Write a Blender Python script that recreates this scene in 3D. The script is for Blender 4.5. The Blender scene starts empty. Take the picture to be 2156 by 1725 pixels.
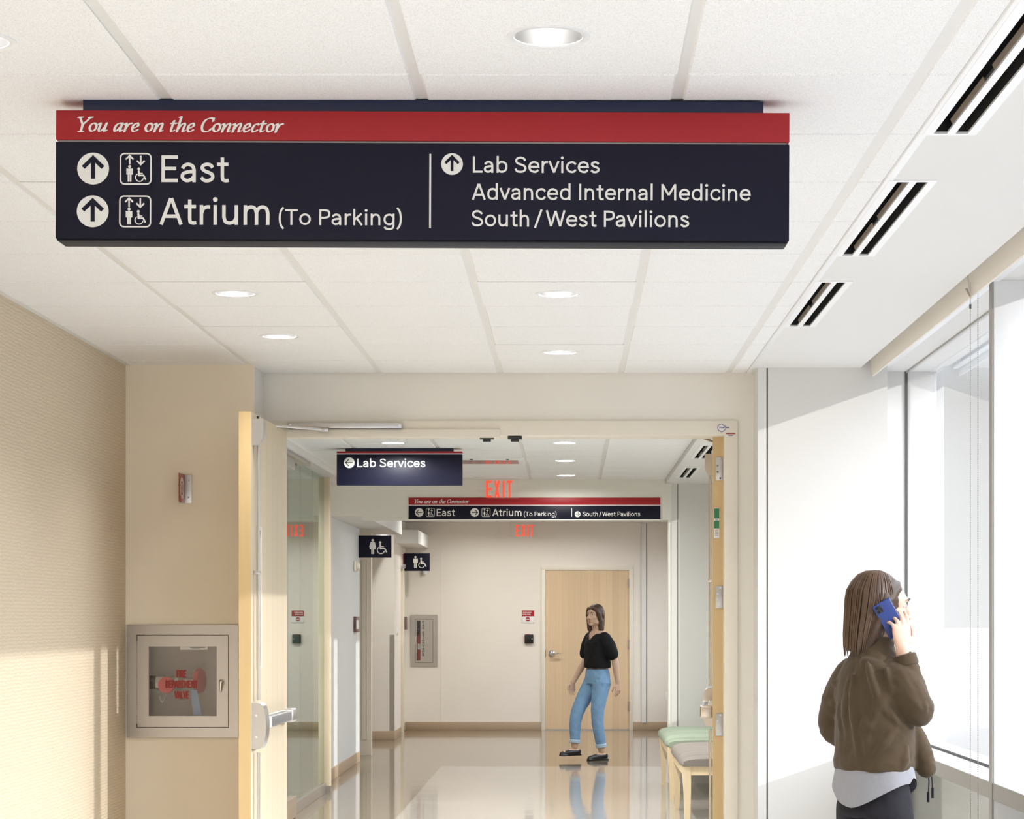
import bpy, bmesh, math, random
from mathutils import Vector, Matrix
from mathutils.geometry import delaunay_2d_cdt
random.seed(7)
S = bpy.context.scene
COL = S.collection
PI = math.pi

# ------------------------------------------------------------------ camera
CH = 1.475                       # camera height
FPX = 4572.0                     # focal length in pixels of the 2156 px wide frame
VX, VY = 1201.0, 1302.0          # vanishing point of the corridor
cam_d = bpy.data.cameras.new('camera')
cam = bpy.data.objects.new('camera', cam_d); COL.objects.link(cam)
cam.location = (0, 0, CH); cam.rotation_euler = (PI/2, 0, 0)
cam_d.sensor_fit = 'HORIZONTAL'; cam_d.sensor_width = 36.0
cam_d.lens = 36.0*FPX/2156.0
cam_d.shift_x = (1078.0-VX)/2156.0
cam_d.shift_y = (VY-862.5)/2156.0
cam_d.clip_start = 0.05; cam_d.clip_end = 400
S.camera = cam

# ------------------------------------------------------------------ light and exposure
S.view_settings.view_transform = 'Standard'; S.view_settings.look = 'None'
S.view_settings.gamma = 1.0; S.view_settings.use_curve_mapping = False
S.view_settings.exposure = 0.27
world = bpy.data.worlds.new('sky'); S.world = world; world.use_nodes = True
wn = world.node_tree.nodes; wl = world.node_tree.links
# pale hazy daylight: softer towards the built-up horizon, brighter overhead
_tc = wn.new('ShaderNodeTexCoord'); _sx = wn.new('ShaderNodeSeparateXYZ'); wl.new(_tc.outputs['Generated'], _sx.inputs[0])
_rp = wn.new('ShaderNodeValToRGB'); wl.new(_sx.outputs['Z'], _rp.inputs[0])
_rp.color_ramp.elements[0].position = .10; _rp.color_ramp.elements[0].color = (.50, .52, .55, 1)
_rp.color_ramp.elements[1].position = .34; _rp.color_ramp.elements[1].color = (4.7, 5.0, 5.6, 1)
wl.new(_rp.outputs[0], wn['Background'].inputs['Color']); wn['Background'].inputs['Strength'].default_value = 1.0
SUN_DIR = Vector((-1.0, 0.50, -0.345)).normalized()
sun_d = bpy.data.lights.new('sun', 'SUN'); sun_d.energy = 2.2; sun_d.angle = math.radians(0.55)
sun_d.color = (1.0, 0.97, 0.965)
sun = bpy.data.objects.new('sun', sun_d); COL.objects.link(sun)
sun.rotation_euler = SUN_DIR.to_track_quat('-Z', 'Y').to_euler(); sun.location = (8, -4, 6)
LAMP_W = 12.0                      # power of one downlight lamp
try:
    S.cycles.use_denoising = True
    S.cycles.max_bounces = 12; S.cycles.diffuse_bounces = 7; S.cycles.transparent_max_bounces = 24
    S.cycles.caustics_reflective = False; S.cycles.caustics_refractive = False
    S.cycles.sample_clamp_indirect = 6.0
except Exception:
    pass

def PX(px, Y): return (px-VX)*Y/FPX
def PZ(py, Y): return CH+(VY-py)*Y/FPX

# ------------------------------------------------------------------ materials
def new_mat(name):
    m = bpy.data.materials.new(name); m.use_nodes = True
    return m, m.node_tree.nodes, m.node_tree.links, m.node_tree.nodes['Principled BSDF']
def lin(c): return tuple(((v/12.92) if v <= .04045 else ((v+.055)/1.055)**2.4) for v in c)
def s8(r, g, b): return lin((r/255., g/255., b/255.))
def mat(name, col, rough=.5, metal=0.0, var=0.06, vscale=30.0, bump=0.0, bscale=200.0, spec=.5, stretch=(1, 1, 1), emit=None, estr=0.0, coat=0.0, sheen=0.0):
    m, n, l, p = new_mat(name)
    p.inputs['Roughness'].default_value = rough; p.inputs['Metallic'].default_value = metal
    p.inputs['Specular IOR Level'].default_value = spec
    p.inputs['Coat Weight'].default_value = coat; p.inputs['Coat Roughness'].default_value = .1
    p.inputs['Sheen Weight'].default_value = sheen
    tc = n.new('ShaderNodeTexCoord'); mp = n.new('ShaderNodeMapping'); mp.inputs['Scale'].default_value = stretch
    l.new(tc.outputs['Object'], mp.inputs['Vector'])
    nz = n.new('ShaderNodeTexNoise'); nz.inputs['Scale'].default_value = vscale; nz.inputs['Detail'].default_value = 4
    l.new(mp.outputs['Vector'], nz.inputs['Vector'])
    mx = n.new('ShaderNodeMix'); mx.data_type = 'RGBA'
    a = tuple(max(0, c*(1-var)) for c in col); b = tuple(min(1, c*(1+var)) for c in col)
    mx.inputs['A'].default_value = (*a, 1); mx.inputs['B'].default_value = (*b, 1)
    l.new(nz.outputs['Fac'], mx.inputs['Factor']); l.new(mx.outputs['Result'], p.inputs['Base Color'])
    if bump > 0:
        n2 = n.new('ShaderNodeTexNoise'); n2.inputs['Scale'].default_value = bscale; n2.inputs['Detail'].default_value = 3
        l.new(mp.outputs['Vector'], n2.inputs['Vector'])
        bp = n.new('ShaderNodeBump'); bp.inputs['Strength'].default_value = bump; bp.inputs['Distance'].default_value = .002
        l.new(n2.outputs['Fac'], bp.inputs['Height']); l.new(bp.outputs['Normal'], p.inputs['Normal'])
    if emit:
        p.inputs['Emission Color'].default_value = (*emit, 1); p.inputs['Emission Strength'].default_value = estr
    return m

def glass_mat(name, tint, gtint=(1, 1, 1), rough=0.0):
    m, n, l, p = new_mat(name); n.remove(p); out = n['Material Output']
    fr = n.new('ShaderNodeFresnel'); fr.inputs['IOR'].default_value = 1.5
    geo = n.new('ShaderNodeNewGeometry')
    inv = n.new('ShaderNodeMath'); inv.operation = 'SUBTRACT'; inv.inputs[0].default_value = 1.0
    l.new(geo.outputs['Backfacing'], inv.inputs[1])
    two = n.new('ShaderNodeMath'); two.operation = 'MULTIPLY'; two.inputs[1].default_value = 2.0
    l.new(fr.outputs['Fac'], two.inputs[0])
    one = n.new('ShaderNodeMath'); one.operation = 'ADD'; one.inputs[1].default_value = 1.0
    l.new(fr.outputs['Fac'], one.inputs[0])
    dv = n.new('ShaderNodeMath'); dv.operation = 'DIVIDE'; l.new(two.outputs[0], dv.inputs[0]); l.new(one.outputs[0], dv.inputs[1])
    ml = n.new('ShaderNodeMath'); ml.operation = 'MULTIPLY'; l.new(dv.outputs[0], ml.inputs[0]); l.new(inv.outputs[0], ml.inputs[1])
    tr = n.new('ShaderNodeBsdfTransparent'); tr.inputs['Color'].default_value = (*tint, 1)
    gl = n.new('ShaderNodeBsdfGlossy'); gl.inputs['Color'].default_value = (*gtint, 1); gl.inputs['Roughness'].default_value = rough
    mx = n.new('ShaderNodeMixShader'); l.new(ml.outputs[0], mx.inputs['Fac'])
    l.new(tr.outputs[0], mx.inputs[1]); l.new(gl.outputs[0], mx.inputs[2]); l.new(mx.outputs[0], out.inputs['Surface'])
    return m

def wood_mat(name, c1, c2, strips=0.0, rough=.42, axis='Y'):
    m, n, l, p = new_mat(name)
    p.inputs['Roughness'].default_value = rough
    tc = n.new('ShaderNodeTexCoord'); mp = n.new('ShaderNodeMapping'); mp.inputs['Scale'].default_value = (60, 60, 1.6)
    l.new(tc.outputs['Object'], mp.inputs['Vector'])
    nz = n.new('ShaderNodeTexNoise'); nz.inputs['Scale'].default_value = 1.5; nz.inputs['Detail'].default_value = 6
    nz.inputs['Distortion'].default_value = .4
    l.new(mp.outputs['Vector'], nz.inputs['Vector'])
    mx = n.new('ShaderNodeMix'); mx.data_type = 'RGBA'
    mx.inputs['A'].default_value = (*c1, 1); mx.inputs['B'].default_value = (*c2, 1)
    l.new(nz.outputs['Fac'], mx.inputs['Factor'])
    src = mx.outputs['Result']
    if strips > 0:
        sx = n.new('ShaderNodeSeparateXYZ'); l.new(tc.outputs['Object'], sx.inputs[0])
        d = n.new('ShaderNodeMath'); d.operation = 'DIVIDE'; d.inputs[1].default_value = strips
        l.new(sx.outputs[axis], d.inputs[0])
        fl = n.new('ShaderNodeMath'); fl.operation = 'FLOOR'; l.new(d.outputs[0], fl.inputs[0])
        wh = n.new('ShaderNodeTexWhiteNoise'); wh.noise_dimensions = '1D'; l.new(fl.outputs[0], wh.inputs['W'])
        fr = n.new('ShaderNodeMath'); fr.operation = 'FRACT'; l.new(d.outputs[0], fr.inputs[0])
        lt = n.new('ShaderNodeMath'); lt.operation = 'LESS_THAN'; lt.inputs[1].default_value = .05; l.new(fr.outputs[0], lt.inputs[0])
        sub = n.new('ShaderNodeMath'); sub.operation = 'MULTIPLY_ADD'; sub.inputs[1].default_value = -.10
        l.new(lt.outputs[0], sub.inputs[0])
        mr = n.new('ShaderNodeMapRange'); mr.inputs['To Min'].default_value = .91; mr.inputs['To Max'].default_value = 1.04
        l.new(wh.outputs['Value'], mr.inputs['Value']); l.new(mr.outputs[0], sub.inputs[2])
        m2 = n.new('ShaderNodeVectorMath'); m2.operation = 'SCALE'
        l.new(src, m2.inputs[0]); l.new(sub.outputs[0], m2.inputs['Scale']); src = m2.outputs[0]
    l.new(src, p.inputs['Base Color'])
    return m

def tile_mat():
    m, n, l, p = new_mat('acoustic_tile')
    p.inputs['Roughness'].default_value = .9; p.inputs['Specular IOR Level'].default_value = .15
    tc = n.new('ShaderNodeTexCoord')
    nz = n.new('ShaderNodeTexNoise'); nz.inputs['Scale'].default_value = 330; nz.inputs['Detail'].default_value = 3
    l.new(tc.outputs['Object'], nz.inputs['Vector'])
    cr = n.new('ShaderNodeValToRGB'); cr.color_ramp.elements[0].position = .36; cr.color_ramp.elements[1].position = .52
    cr.color_ramp.elements[0].color = (.74, .73, .70, 1); cr.color_ramp.elements[1].color = (.875, .868, .85, 1)
    l.new(nz.outputs['Fac'], cr.inputs[0]); l.new(cr.outputs[0], p.inputs['Base Color'])
    bp = n.new('ShaderNodeBump'); bp.inputs['Strength'].default_value = .5; bp.inputs['Distance'].default_value = .001
    l.new(nz.outputs['Fac'], bp.inputs['Height']); l.new(bp.outputs['Normal'], p.inputs['Normal'])
    return m

def wallcover_mat():
    m, n, l, p = new_mat('rippled_wallcovering')
    p.inputs['Roughness'].default_value = .75; p.inputs['Specular IOR Level'].default_value = .25
    tc = n.new('ShaderNodeTexCoord'); mp = n.new('ShaderNodeMapping'); mp.inputs['Scale'].default_value = (1, .5, 1)
    l.new(tc.outputs['Object'], mp.inputs['Vector'])
    wv = n.new('ShaderNodeTexWave'); wv.wave_type = 'BANDS'; wv.bands_direction = 'Z'
    wv.inputs['Scale'].default_value = 22; wv.inputs['Distortion'].default_value = 5; wv.inputs['Detail'].default_value = 3
    wv.inputs['Detail Scale'].default_value = 3.0
    l.new(mp.outputs['Vector'], wv.inputs['Vector'])
    cr = n.new('ShaderNodeMix'); cr.data_type = 'RGBA'
    cr.inputs['A'].default_value = (.62, .52, .385, 1); cr.inputs['B'].default_value = (.68, .58, .435, 1)
    l.new(wv.outputs['Fac'], cr.inputs['Factor']); l.new(cr.outputs['Result'], p.inputs['Base Color'])
    bp = n.new('ShaderNodeBump'); bp.inputs['Strength'].default_value = .35; bp.inputs['Distance'].default_value = .004
    l.new(wv.outputs['Fac'], bp.inputs['Height']); l.new(bp.outputs['Normal'], p.inputs['Normal'])
    return m

def floor_mat():
    m, n, l, p = new_mat('polished_floor')
    tc = n.new('ShaderNodeTexCoord'); sx = n.new('ShaderNodeSeparateXYZ'); l.new(tc.outputs['Object'], sx.inputs[0])
    def less(sock, v):
        k = n.new('ShaderNodeMath'); k.operation = 'LESS_THAN'; k.inputs[1].default_value = v; l.new(sock, k.inputs[0]); return k.outputs[0]
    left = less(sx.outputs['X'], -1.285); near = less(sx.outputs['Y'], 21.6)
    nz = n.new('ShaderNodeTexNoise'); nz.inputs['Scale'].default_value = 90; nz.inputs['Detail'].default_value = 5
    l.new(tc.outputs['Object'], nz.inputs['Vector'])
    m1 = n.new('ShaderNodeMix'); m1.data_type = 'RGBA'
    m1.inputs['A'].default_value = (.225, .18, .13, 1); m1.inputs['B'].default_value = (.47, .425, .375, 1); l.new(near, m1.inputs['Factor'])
    room = less(sx.outputs['Y'], 15.5); m0 = n.new('ShaderNodeMix'); m0.data_type = 'RGBA'; m0.inputs['B'].default_value = (.80, .79, .78, 1); l.new(room, m0.inputs['Factor'])  # near floor, out of view, whitened to bounce light upwards
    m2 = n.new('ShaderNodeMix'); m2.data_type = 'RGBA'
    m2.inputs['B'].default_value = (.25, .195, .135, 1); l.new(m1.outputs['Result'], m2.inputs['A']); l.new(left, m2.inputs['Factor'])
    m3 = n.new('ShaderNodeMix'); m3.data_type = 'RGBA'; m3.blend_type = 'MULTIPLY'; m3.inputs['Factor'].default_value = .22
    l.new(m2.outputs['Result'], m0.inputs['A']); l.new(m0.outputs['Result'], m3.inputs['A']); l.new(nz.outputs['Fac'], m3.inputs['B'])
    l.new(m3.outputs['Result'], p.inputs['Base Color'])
    p.inputs['Roughness'].default_value = .07; p.inputs['IOR'].default_value = 1.5
    n2 = n.new('ShaderNodeTexNoise'); n2.inputs['Scale'].default_value = 2.6; n2.inputs['Detail'].default_value = 1
    l.new(tc.outputs['Object'], n2.inputs['Vector'])
    bp = n.new('ShaderNodeBump'); bp.inputs['Strength'].default_value = .05; bp.inputs['Distance'].default_value = .02
    l.new(n2.outputs['Fac'], bp.inputs['Height']); l.new(bp.outputs['Normal'], p.inputs['Normal'])
    return m

M = {}
M['tile'] = tile_mat()
M['tee'] = mat('grid_white_enamel', (.74, .72, .68), .5, var=.02)
M['slab'] = mat('ceiling_backing', (.7, .69, .66), .9, var=.02)
M['wallcover'] = wallcover_mat()
M['cream'] = mat('cream_paint', (.88, .79, .635), .6, var=.025, vscale=3, bump=.06, bscale=350, spec=.3)
M['beige'] = mat('pale_beige_paint', (.82, .78, .705), .6, var=.02, vscale=3, bump=.06, bscale=350, spec=.3)
M['cool'] = mat('cool_white_paint', (.68, .685, .67), .6, var=.015, vscale=3, bump=.05, bscale=350, spec=.3)
M['pale'] = mat('pale_bulkhead_paint', (.84, .815, .735), .6, var=.015, vscale=3, bump=.05, bscale=350, spec=.3)
M['white'] = mat('white_paint', (.735, .72, .685), .55, var=.012, vscale=3, bump=.05, bscale=350, spec=.3)
M['pinkwall'] = mat('warm_corridor_paint', (.80, .74, .66), .6, var=.02, vscale=3, bump=.05, bscale=350, spec=.3)
M['gyp'] = mat('gypsum_soffit_paint', (.76, .745, .715), .7, var=.01, vscale=2, spec=.2)
M['frame'] = mat('cream_door_frame_enamel', (.80, .735, .62), .38, var=.02, vscale=8)
M['base'] = mat('tan_rubber_base', (.42, .31, .205), .45, var=.05)
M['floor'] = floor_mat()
M['woodface'] = wood_mat('maple_veneer', (.68, .565, .40), (.75, .645, .475), .16, axis='Y')
M['wooddoor'] = wood_mat('maple_veneer_strips', (.66, .475, .29), (.74, .56, .36), .083, axis='X')
M['woodedge'] = wood_mat('maple_edge_band', (.60, .42, .20), (.66, .48, .25))
M['woodleg'] = wood_mat('pale_beech', (.80, .62, .38), (.88, .72, .48))
M['navy'] = mat('navy_sign_face', (.007, .007, .020), .45, var=.1, vscale=200, spec=.22)
M['navytop'] = mat('navy_mount_enamel', (.006, .012, .05), .3, var=.1)
M['red'] = mat('crimson_sign_face', (.37, .014, .019), .45, var=.07, vscale=200, spec=.35)
M['darkred'] = mat('dark_red_plastic', (.26, .018, .012), .4, var=.08)
M['letter'] = mat('white_vinyl', (.83, .82, .78), .5, var=.015)
M['silver'] = mat('brushed_aluminium', (.62, .60, .58), .33, 1.0, var=.06, vscale=60, stretch=(1, 1, 30))
M['satin'] = mat('satin_steel', (.55, .515, .475), .36, 1.0, var=.05, vscale=80, stretch=(30, 30, 1))
M['bronze'] = mat('champagne_metal', (.72, .62, .51), .32, 1.0, var=.05)
M['chrome'] = mat('polished_chrome', (.82, .82, .82), .08, 1.0, var=.02)
M['dark'] = mat('black_plastic', (.012, .011, .011), .4, var=.2)
M['slot'] = mat('matt_black_slot', (.010, .009, .008), .6, var=.2)
M['deflector'] = mat('bronze_blade', (.25, .20, .145), .4, var=.08)
M['whitemetal'] = mat('white_enamel_metal', (.86, .86, .85), .35, var=.015)
M['railgrey'] = mat('warm_grey_aluminium', (.34, .32, .29), .4, var=.02)
M['alum'] = mat('window_aluminium_paint', (.84, .84, .84), .4, var=.02)
M['gasket'] = mat('dark_gasket', (.09, .085, .08), .6, var=.1)
M['blind'] = mat('linen_blind_fabric', (.81, .77, .70), .85, var=.05, vscale=400, bump=.1, bscale=900, spec=.2)
M['spandrel'] = mat('back_painted_spandrel_glass', (.56, .58, .56), .04, var=.02, vscale=2)
M['glass'] = glass_mat('clear_window_glass', (.955, .96, .96))
M['greenglass'] = glass_mat('greenish_partition_glass', (.75, .82, .78), (.90, .95, .92))
M['acrylic'] = glass_mat('clear_acrylic', (.988, .985, .98))
M['cabglass'] = glass_mat('cabinet_glass', (.93, .92, .91))
M['exit'] = mat('glowing_red_letters', (.75, .06, .03), .4, emit=(1.0, .085, .045), estr=.62)
M['lamp'] = mat('lamp_lens', (.9, .88, .84), .5, emit=(1.0, .90, .76), estr=3.0)
M['redplastic'] = mat('red_valve_cap', (.72, .06, .07), .4, var=.06)
M['textred'] = mat('red_lettering', (.33, .03, .025), .5, var=.05)
M['bluetag'] = mat('blue_tag', (.25, .38, .62), .6, var=.1)
M['cabinside'] = mat('grey_cabinet_lining', (.72, .67, .62), .5, var=.05)
M['green'] = mat('green_label', (.03, .20, .09), .5, var=.1)
M['paper'] = mat('white_paper_label', (.82, .80, .77), .7, var=.02)
M['blueink'] = mat('blue_ink', (.03, .05, .22), .5, var=.05)
M['greyink'] = mat('grey_ink', (.12, .12, .12), .6, var=.05)
M['fabgreen'] = mat('sage_upholstery', (.34, .395, .30), .9, var=.35, vscale=16, bump=.5, bscale=300, spec=.15, stretch=(.04, 1, .04))
M['fabgrey'] = mat('taupe_woven_upholstery', (.255, .222, .195), .9, var=.32, vscale=26, bump=.6, bscale=300, spec=.15, stretch=(.06, 1, .06))
M['room'] = mat('dim_office_paint', (.46, .48, .43), .7, var=.03, vscale=2)
M['concrete'] = mat('outdoor_paving', (.13, .132, .135), .85, var=.08, vscale=2)
M['chromecan'] = mat('semi_specular_reflector', (.26, .25, .245), .32, 1.0, var=.04, vscale=20)
M['mirrorstrip'] = mat('glossy_champagne_strip', (.58, .53, .48), .12, .9, var=.02)
M['silverpaint'] = mat('pale_silver_paint', (.66, .64, .60), .45, .2, var=.03)
M['navychannel'] = mat('dark_channel_enamel', (.008, .008, .013), .6, 0, var=.05, spec=.2)
M['darkredsign'] = mat('red_flag_face', (.34, .04, .02), .3, var=.08)
M['noticered'] = mat('notice_red', (.36, .006, .014), .5, var=.03)
M['brownplate'] = mat('brown_plaque', (.20, .115, .10), .4, var=.06)
M['pushgrey'] = mat('dark_grey_push_pad', (.20, .195, .20), .45, .3, var=.05)
M['chainmetal'] = mat('bead_chain_metal', (.36, .33, .29), .3, .8, var=.05)
M['ivory'] = mat('ivory_plastic', (.83, .78, .68), .35, var=.02)

# ------------------------------------------------------------------ mesh helpers
ORG = {}
def link_mesh(name, bm, m, parent=None, org=(0, 0, 0), smooth=35):
    me = bpy.data.meshes.new(name)
    o3 = Vector(ORG[parent.name] if parent else org)
    bmesh.ops.translate(bm, verts=bm.verts, vec=-o3)
    bm.normal_update(); bm.to_mesh(me); bm.free()
    ms = m if isinstance(m, (list, tuple)) else [m]
    for k in ms: me.materials.append(M[k] if isinstance(k, str) else k)
    if smooth and len(me.polygons):
        me.shade_smooth(); me.set_sharp_from_angle(angle=math.radians(smooth))
    o = bpy.data.objects.new(name, me); COL.objects.link(o)
    if parent: o.parent = parent
    else: o.location = o3
    ORG[o.name] = tuple(o3)
    return o

def tag(o, label=None, cat=None, group=None, kind=None):
    if label: o['label'] = label
    if cat: o['category'] = cat
    if group: o['group'] = group
    if kind: o['kind'] = kind
    return o
def root(name, loc, label, cat, group=None, kind=None):
    o = bpy.data.objects.new(name, None); COL.objects.link(o); o.location = loc
    o.empty_display_size = .1; ORG[o.name] = tuple(loc)
    return tag(o, label, cat, group, kind)

class MB:
    def __init__(s): s.bm = bmesh.new(); s.mi = 0
    def _mark(s, fs):
        for f in fs: f.material_index = s.mi
    def box(s, x0, x1, y0, y1, z0, z1, b=0.0, seg=2):
        r = bmesh.ops.create_cube(s.bm, size=1.0); vs = r['verts']
        x0, x1 = min(x0, x1), max(x0, x1); y0, y1 = min(y0, y1), max(y0, y1); z0, z1 = min(z0, z1), max(z0, z1)
        bmesh.ops.scale(s.bm, verts=vs, vec=(x1-x0, y1-y0, z1-z0))
        bmesh.ops.translate(s.bm, verts=vs, vec=((x0+x1)/2, (y0+y1)/2, (z0+z1)/2))
        fs = set(f for v in vs for f in v.link_faces); s._mark(fs)
        if b > 0:
            es = list(set(e for v in vs for e in v.link_edges))
            rr = bmesh.ops.bevel(s.bm, geom=es, offset=b, segments=seg, affect='EDGES', profile=.5)
            s._mark(rr['faces'])
        return s
    def cyl(s, p0, p1, r0, r1=None, n=24, cap=True):
        r1 = r0 if r1 is None else r1
        return s.tube([p0, p1], [r0, r1], n, cap)
    def tube(s, pts, rad, n=12, cap=True, flat=1.0):
        pts = [Vector(p) for p in pts]; rad = rad if isinstance(rad, (list, tuple)) else [rad]*len(pts)
        rings = []; prev = None
        for i, p in enumerate(pts):
            d = (pts[min(i+1, len(pts)-1)]-pts[max(i-1, 0)]).normalized()
            if prev is None:
                up = Vector((0, 0, 1)) if abs(d.z) < .9 else Vector((0, 1, 0))
                a = d.cross(up).normalized()
            else:
                a = (prev-d*prev.dot(d)).normalized()
            prev = a; b = d.cross(a)
            rings.append([s.bm.verts.new(p+(a*math.cos(2*PI*k/n)+b*flat*math.sin(2*PI*k/n))*rad[i]) for k in range(n)])
        fs = []
        for i in range(len(rings)-1):
            for k in range(n):
                fs.append(s.bm.faces.new((rings[i][k], rings[i][(k+1) % n], rings[i+1][(k+1) % n], rings[i+1][k])))
        if cap:
            fs.append(s.bm.faces.new(list(reversed(rings[0])))); fs.append(s.bm.faces.new(rings[-1]))
        s._mark(fs); return s
    def loft(s, rings, cap=True):
        R = [[s.bm.verts.new(p) for p in r] for r in rings]; n = len(R[0]); fs = []
        for i in range(len(R)-1):
            for k in range(n):
                fs.append(s.bm.faces.new((R[i][k], R[i][(k+1) % n], R[i+1][(k+1) % n], R[i+1][k])))
        if cap:
            fs.append(s.bm.faces.new(list(reversed(R[0])))); fs.append(s.bm.faces.new(R[-1]))
        s._mark(fs); return s
    def lathe(s, c, prof, n=40, axis='Z'):
        rings = []
        for r, h in prof:
            ring = []
            for k in range(n):
                a = 2*PI*k/n; u, v = r*math.cos(a), r*math.sin(a)
                if axis == 'Z': q = (c[0]+u, c[1]+v, c[2]+h)
                elif axis == 'Y': q = (c[0]+u, c[1]+h, c[2]-v)
                else: q = (c[0]+h, c[1]+u, c[2]+v)
                ring.append(q)
            rings.append(ring)
        return s.loft(rings, cap=False)
    def poly(s, pts):
        f = s.bm.faces.new([s.bm.verts.new(p) for p in pts]); s._mark([f]); return s
    def prism(s, pts2, mapf, d0, d1):
        """outline pts2 in a plane, extruded from depth d0 to d1; mapf(u, v, d) -> xyz"""
        a = [s.bm.verts.new(mapf(u, v, d0)) for u, v in pts2]; b = [s.bm.verts.new(mapf(u, v, d1)) for u, v in pts2]
        n = len(a); fs = [s.bm.faces.new(a), s.bm.faces.new(list(reversed(b)))]
        for k in range(n): fs.append(s.bm.faces.new((a[k], b[k], b[(k+1) % n], a[(k+1) % n])))
        s._mark(fs); bmesh.ops.recalc_face_normals(s.bm, faces=fs); return s
    def ball(s, c, r, sub=2, sc=(1, 1, 1)):
        q = bmesh.ops.create_icosphere(s.bm, subdivisions=sub, radius=1.0)
        bmesh.ops.scale(s.bm, verts=q['verts'], vec=(r*sc[0], r*sc[1], r*sc[2]))
        bmesh.ops.translate(s.bm, verts=q['verts'], vec=c)
        s._mark(set(f for v in q['verts'] for f in v.link_faces)); return s
    def fix(s):
        bmesh.ops.recalc_face_normals(s.bm, faces=s.bm.faces); return s
    def build(s, name, m, parent=None, org=(0, 0, 0), smooth=35):
        return link_mesh(name, s.bm, m, parent, org, smooth)
def structure(name, mb, m, parent=None, smooth=35):
    o = mb.build(name, m, parent, smooth=smooth)
    if parent is None: o['kind'] = 'structure'
    return o

def copy_tree(o, parent=None):
    c = o.copy(); COL.objects.link(c); c.parent = parent; ORG[c.name] = tuple(c.location)
    for ch in [x for x in bpy.data.objects if x.parent == o]: copy_tree(ch, c)
    return c

# ------------------------------------------------------------------ flat lettering and symbols
def crom(pts, n=8, closed=False):
    out = []; N = len(pts)
    def g(i): return pts[i % N] if closed else pts[max(0, min(N-1, i))]
    for i in range(N if closed else N-1):
        p0, p1, p2, p3 = g(i-1), g(i), g(i+1), g(i+2)
        if not closed and i == 0: p0 = (2*p1[0]-p2[0], 2*p1[1]-p2[1])
        if not closed and i == N-2: p3 = (2*p2[0]-p1[0], 2*p2[1]-p1[1])
        for k in range(n):
            t = k/n; t2 = t*t; t3 = t2*t
            out.append(tuple(.5*((2*p1[j])+(-p0[j]+p2[j])*t+(2*p0[j]-5*p1[j]+4*p2[j]-p3[j])*t2+(-p0[j]+3*p1[j]-3*p2[j]+p3[j])*t3) for j in (0, 1)))
    if not closed: out.append(tuple(pts[-1]))
    return out
def ell(cx, cy, rx, ry, a0=0, a1=360, n=28):
    return [(cx+rx*math.cos(math.radians(a0+(a1-a0)*k/n)), cy+ry*math.sin(math.radians(a0+(a1-a0)*k/n))) for k in range(n+1)]
def hull(P):
    P = sorted(set(P))
    def half(Q):
        h = []
        for p in Q:
            while len(h) > 1 and (h[-1][0]-h[-2][0])*(p[1]-h[-2][1])-(h[-1][1]-h[-2][1])*(p[0]-h[-2][0]) <= 0: h.pop()
            h.append(p)
        return h
    a = half(P); b = half(P[::-1]); return a[:-1]+b[:-1]

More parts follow.
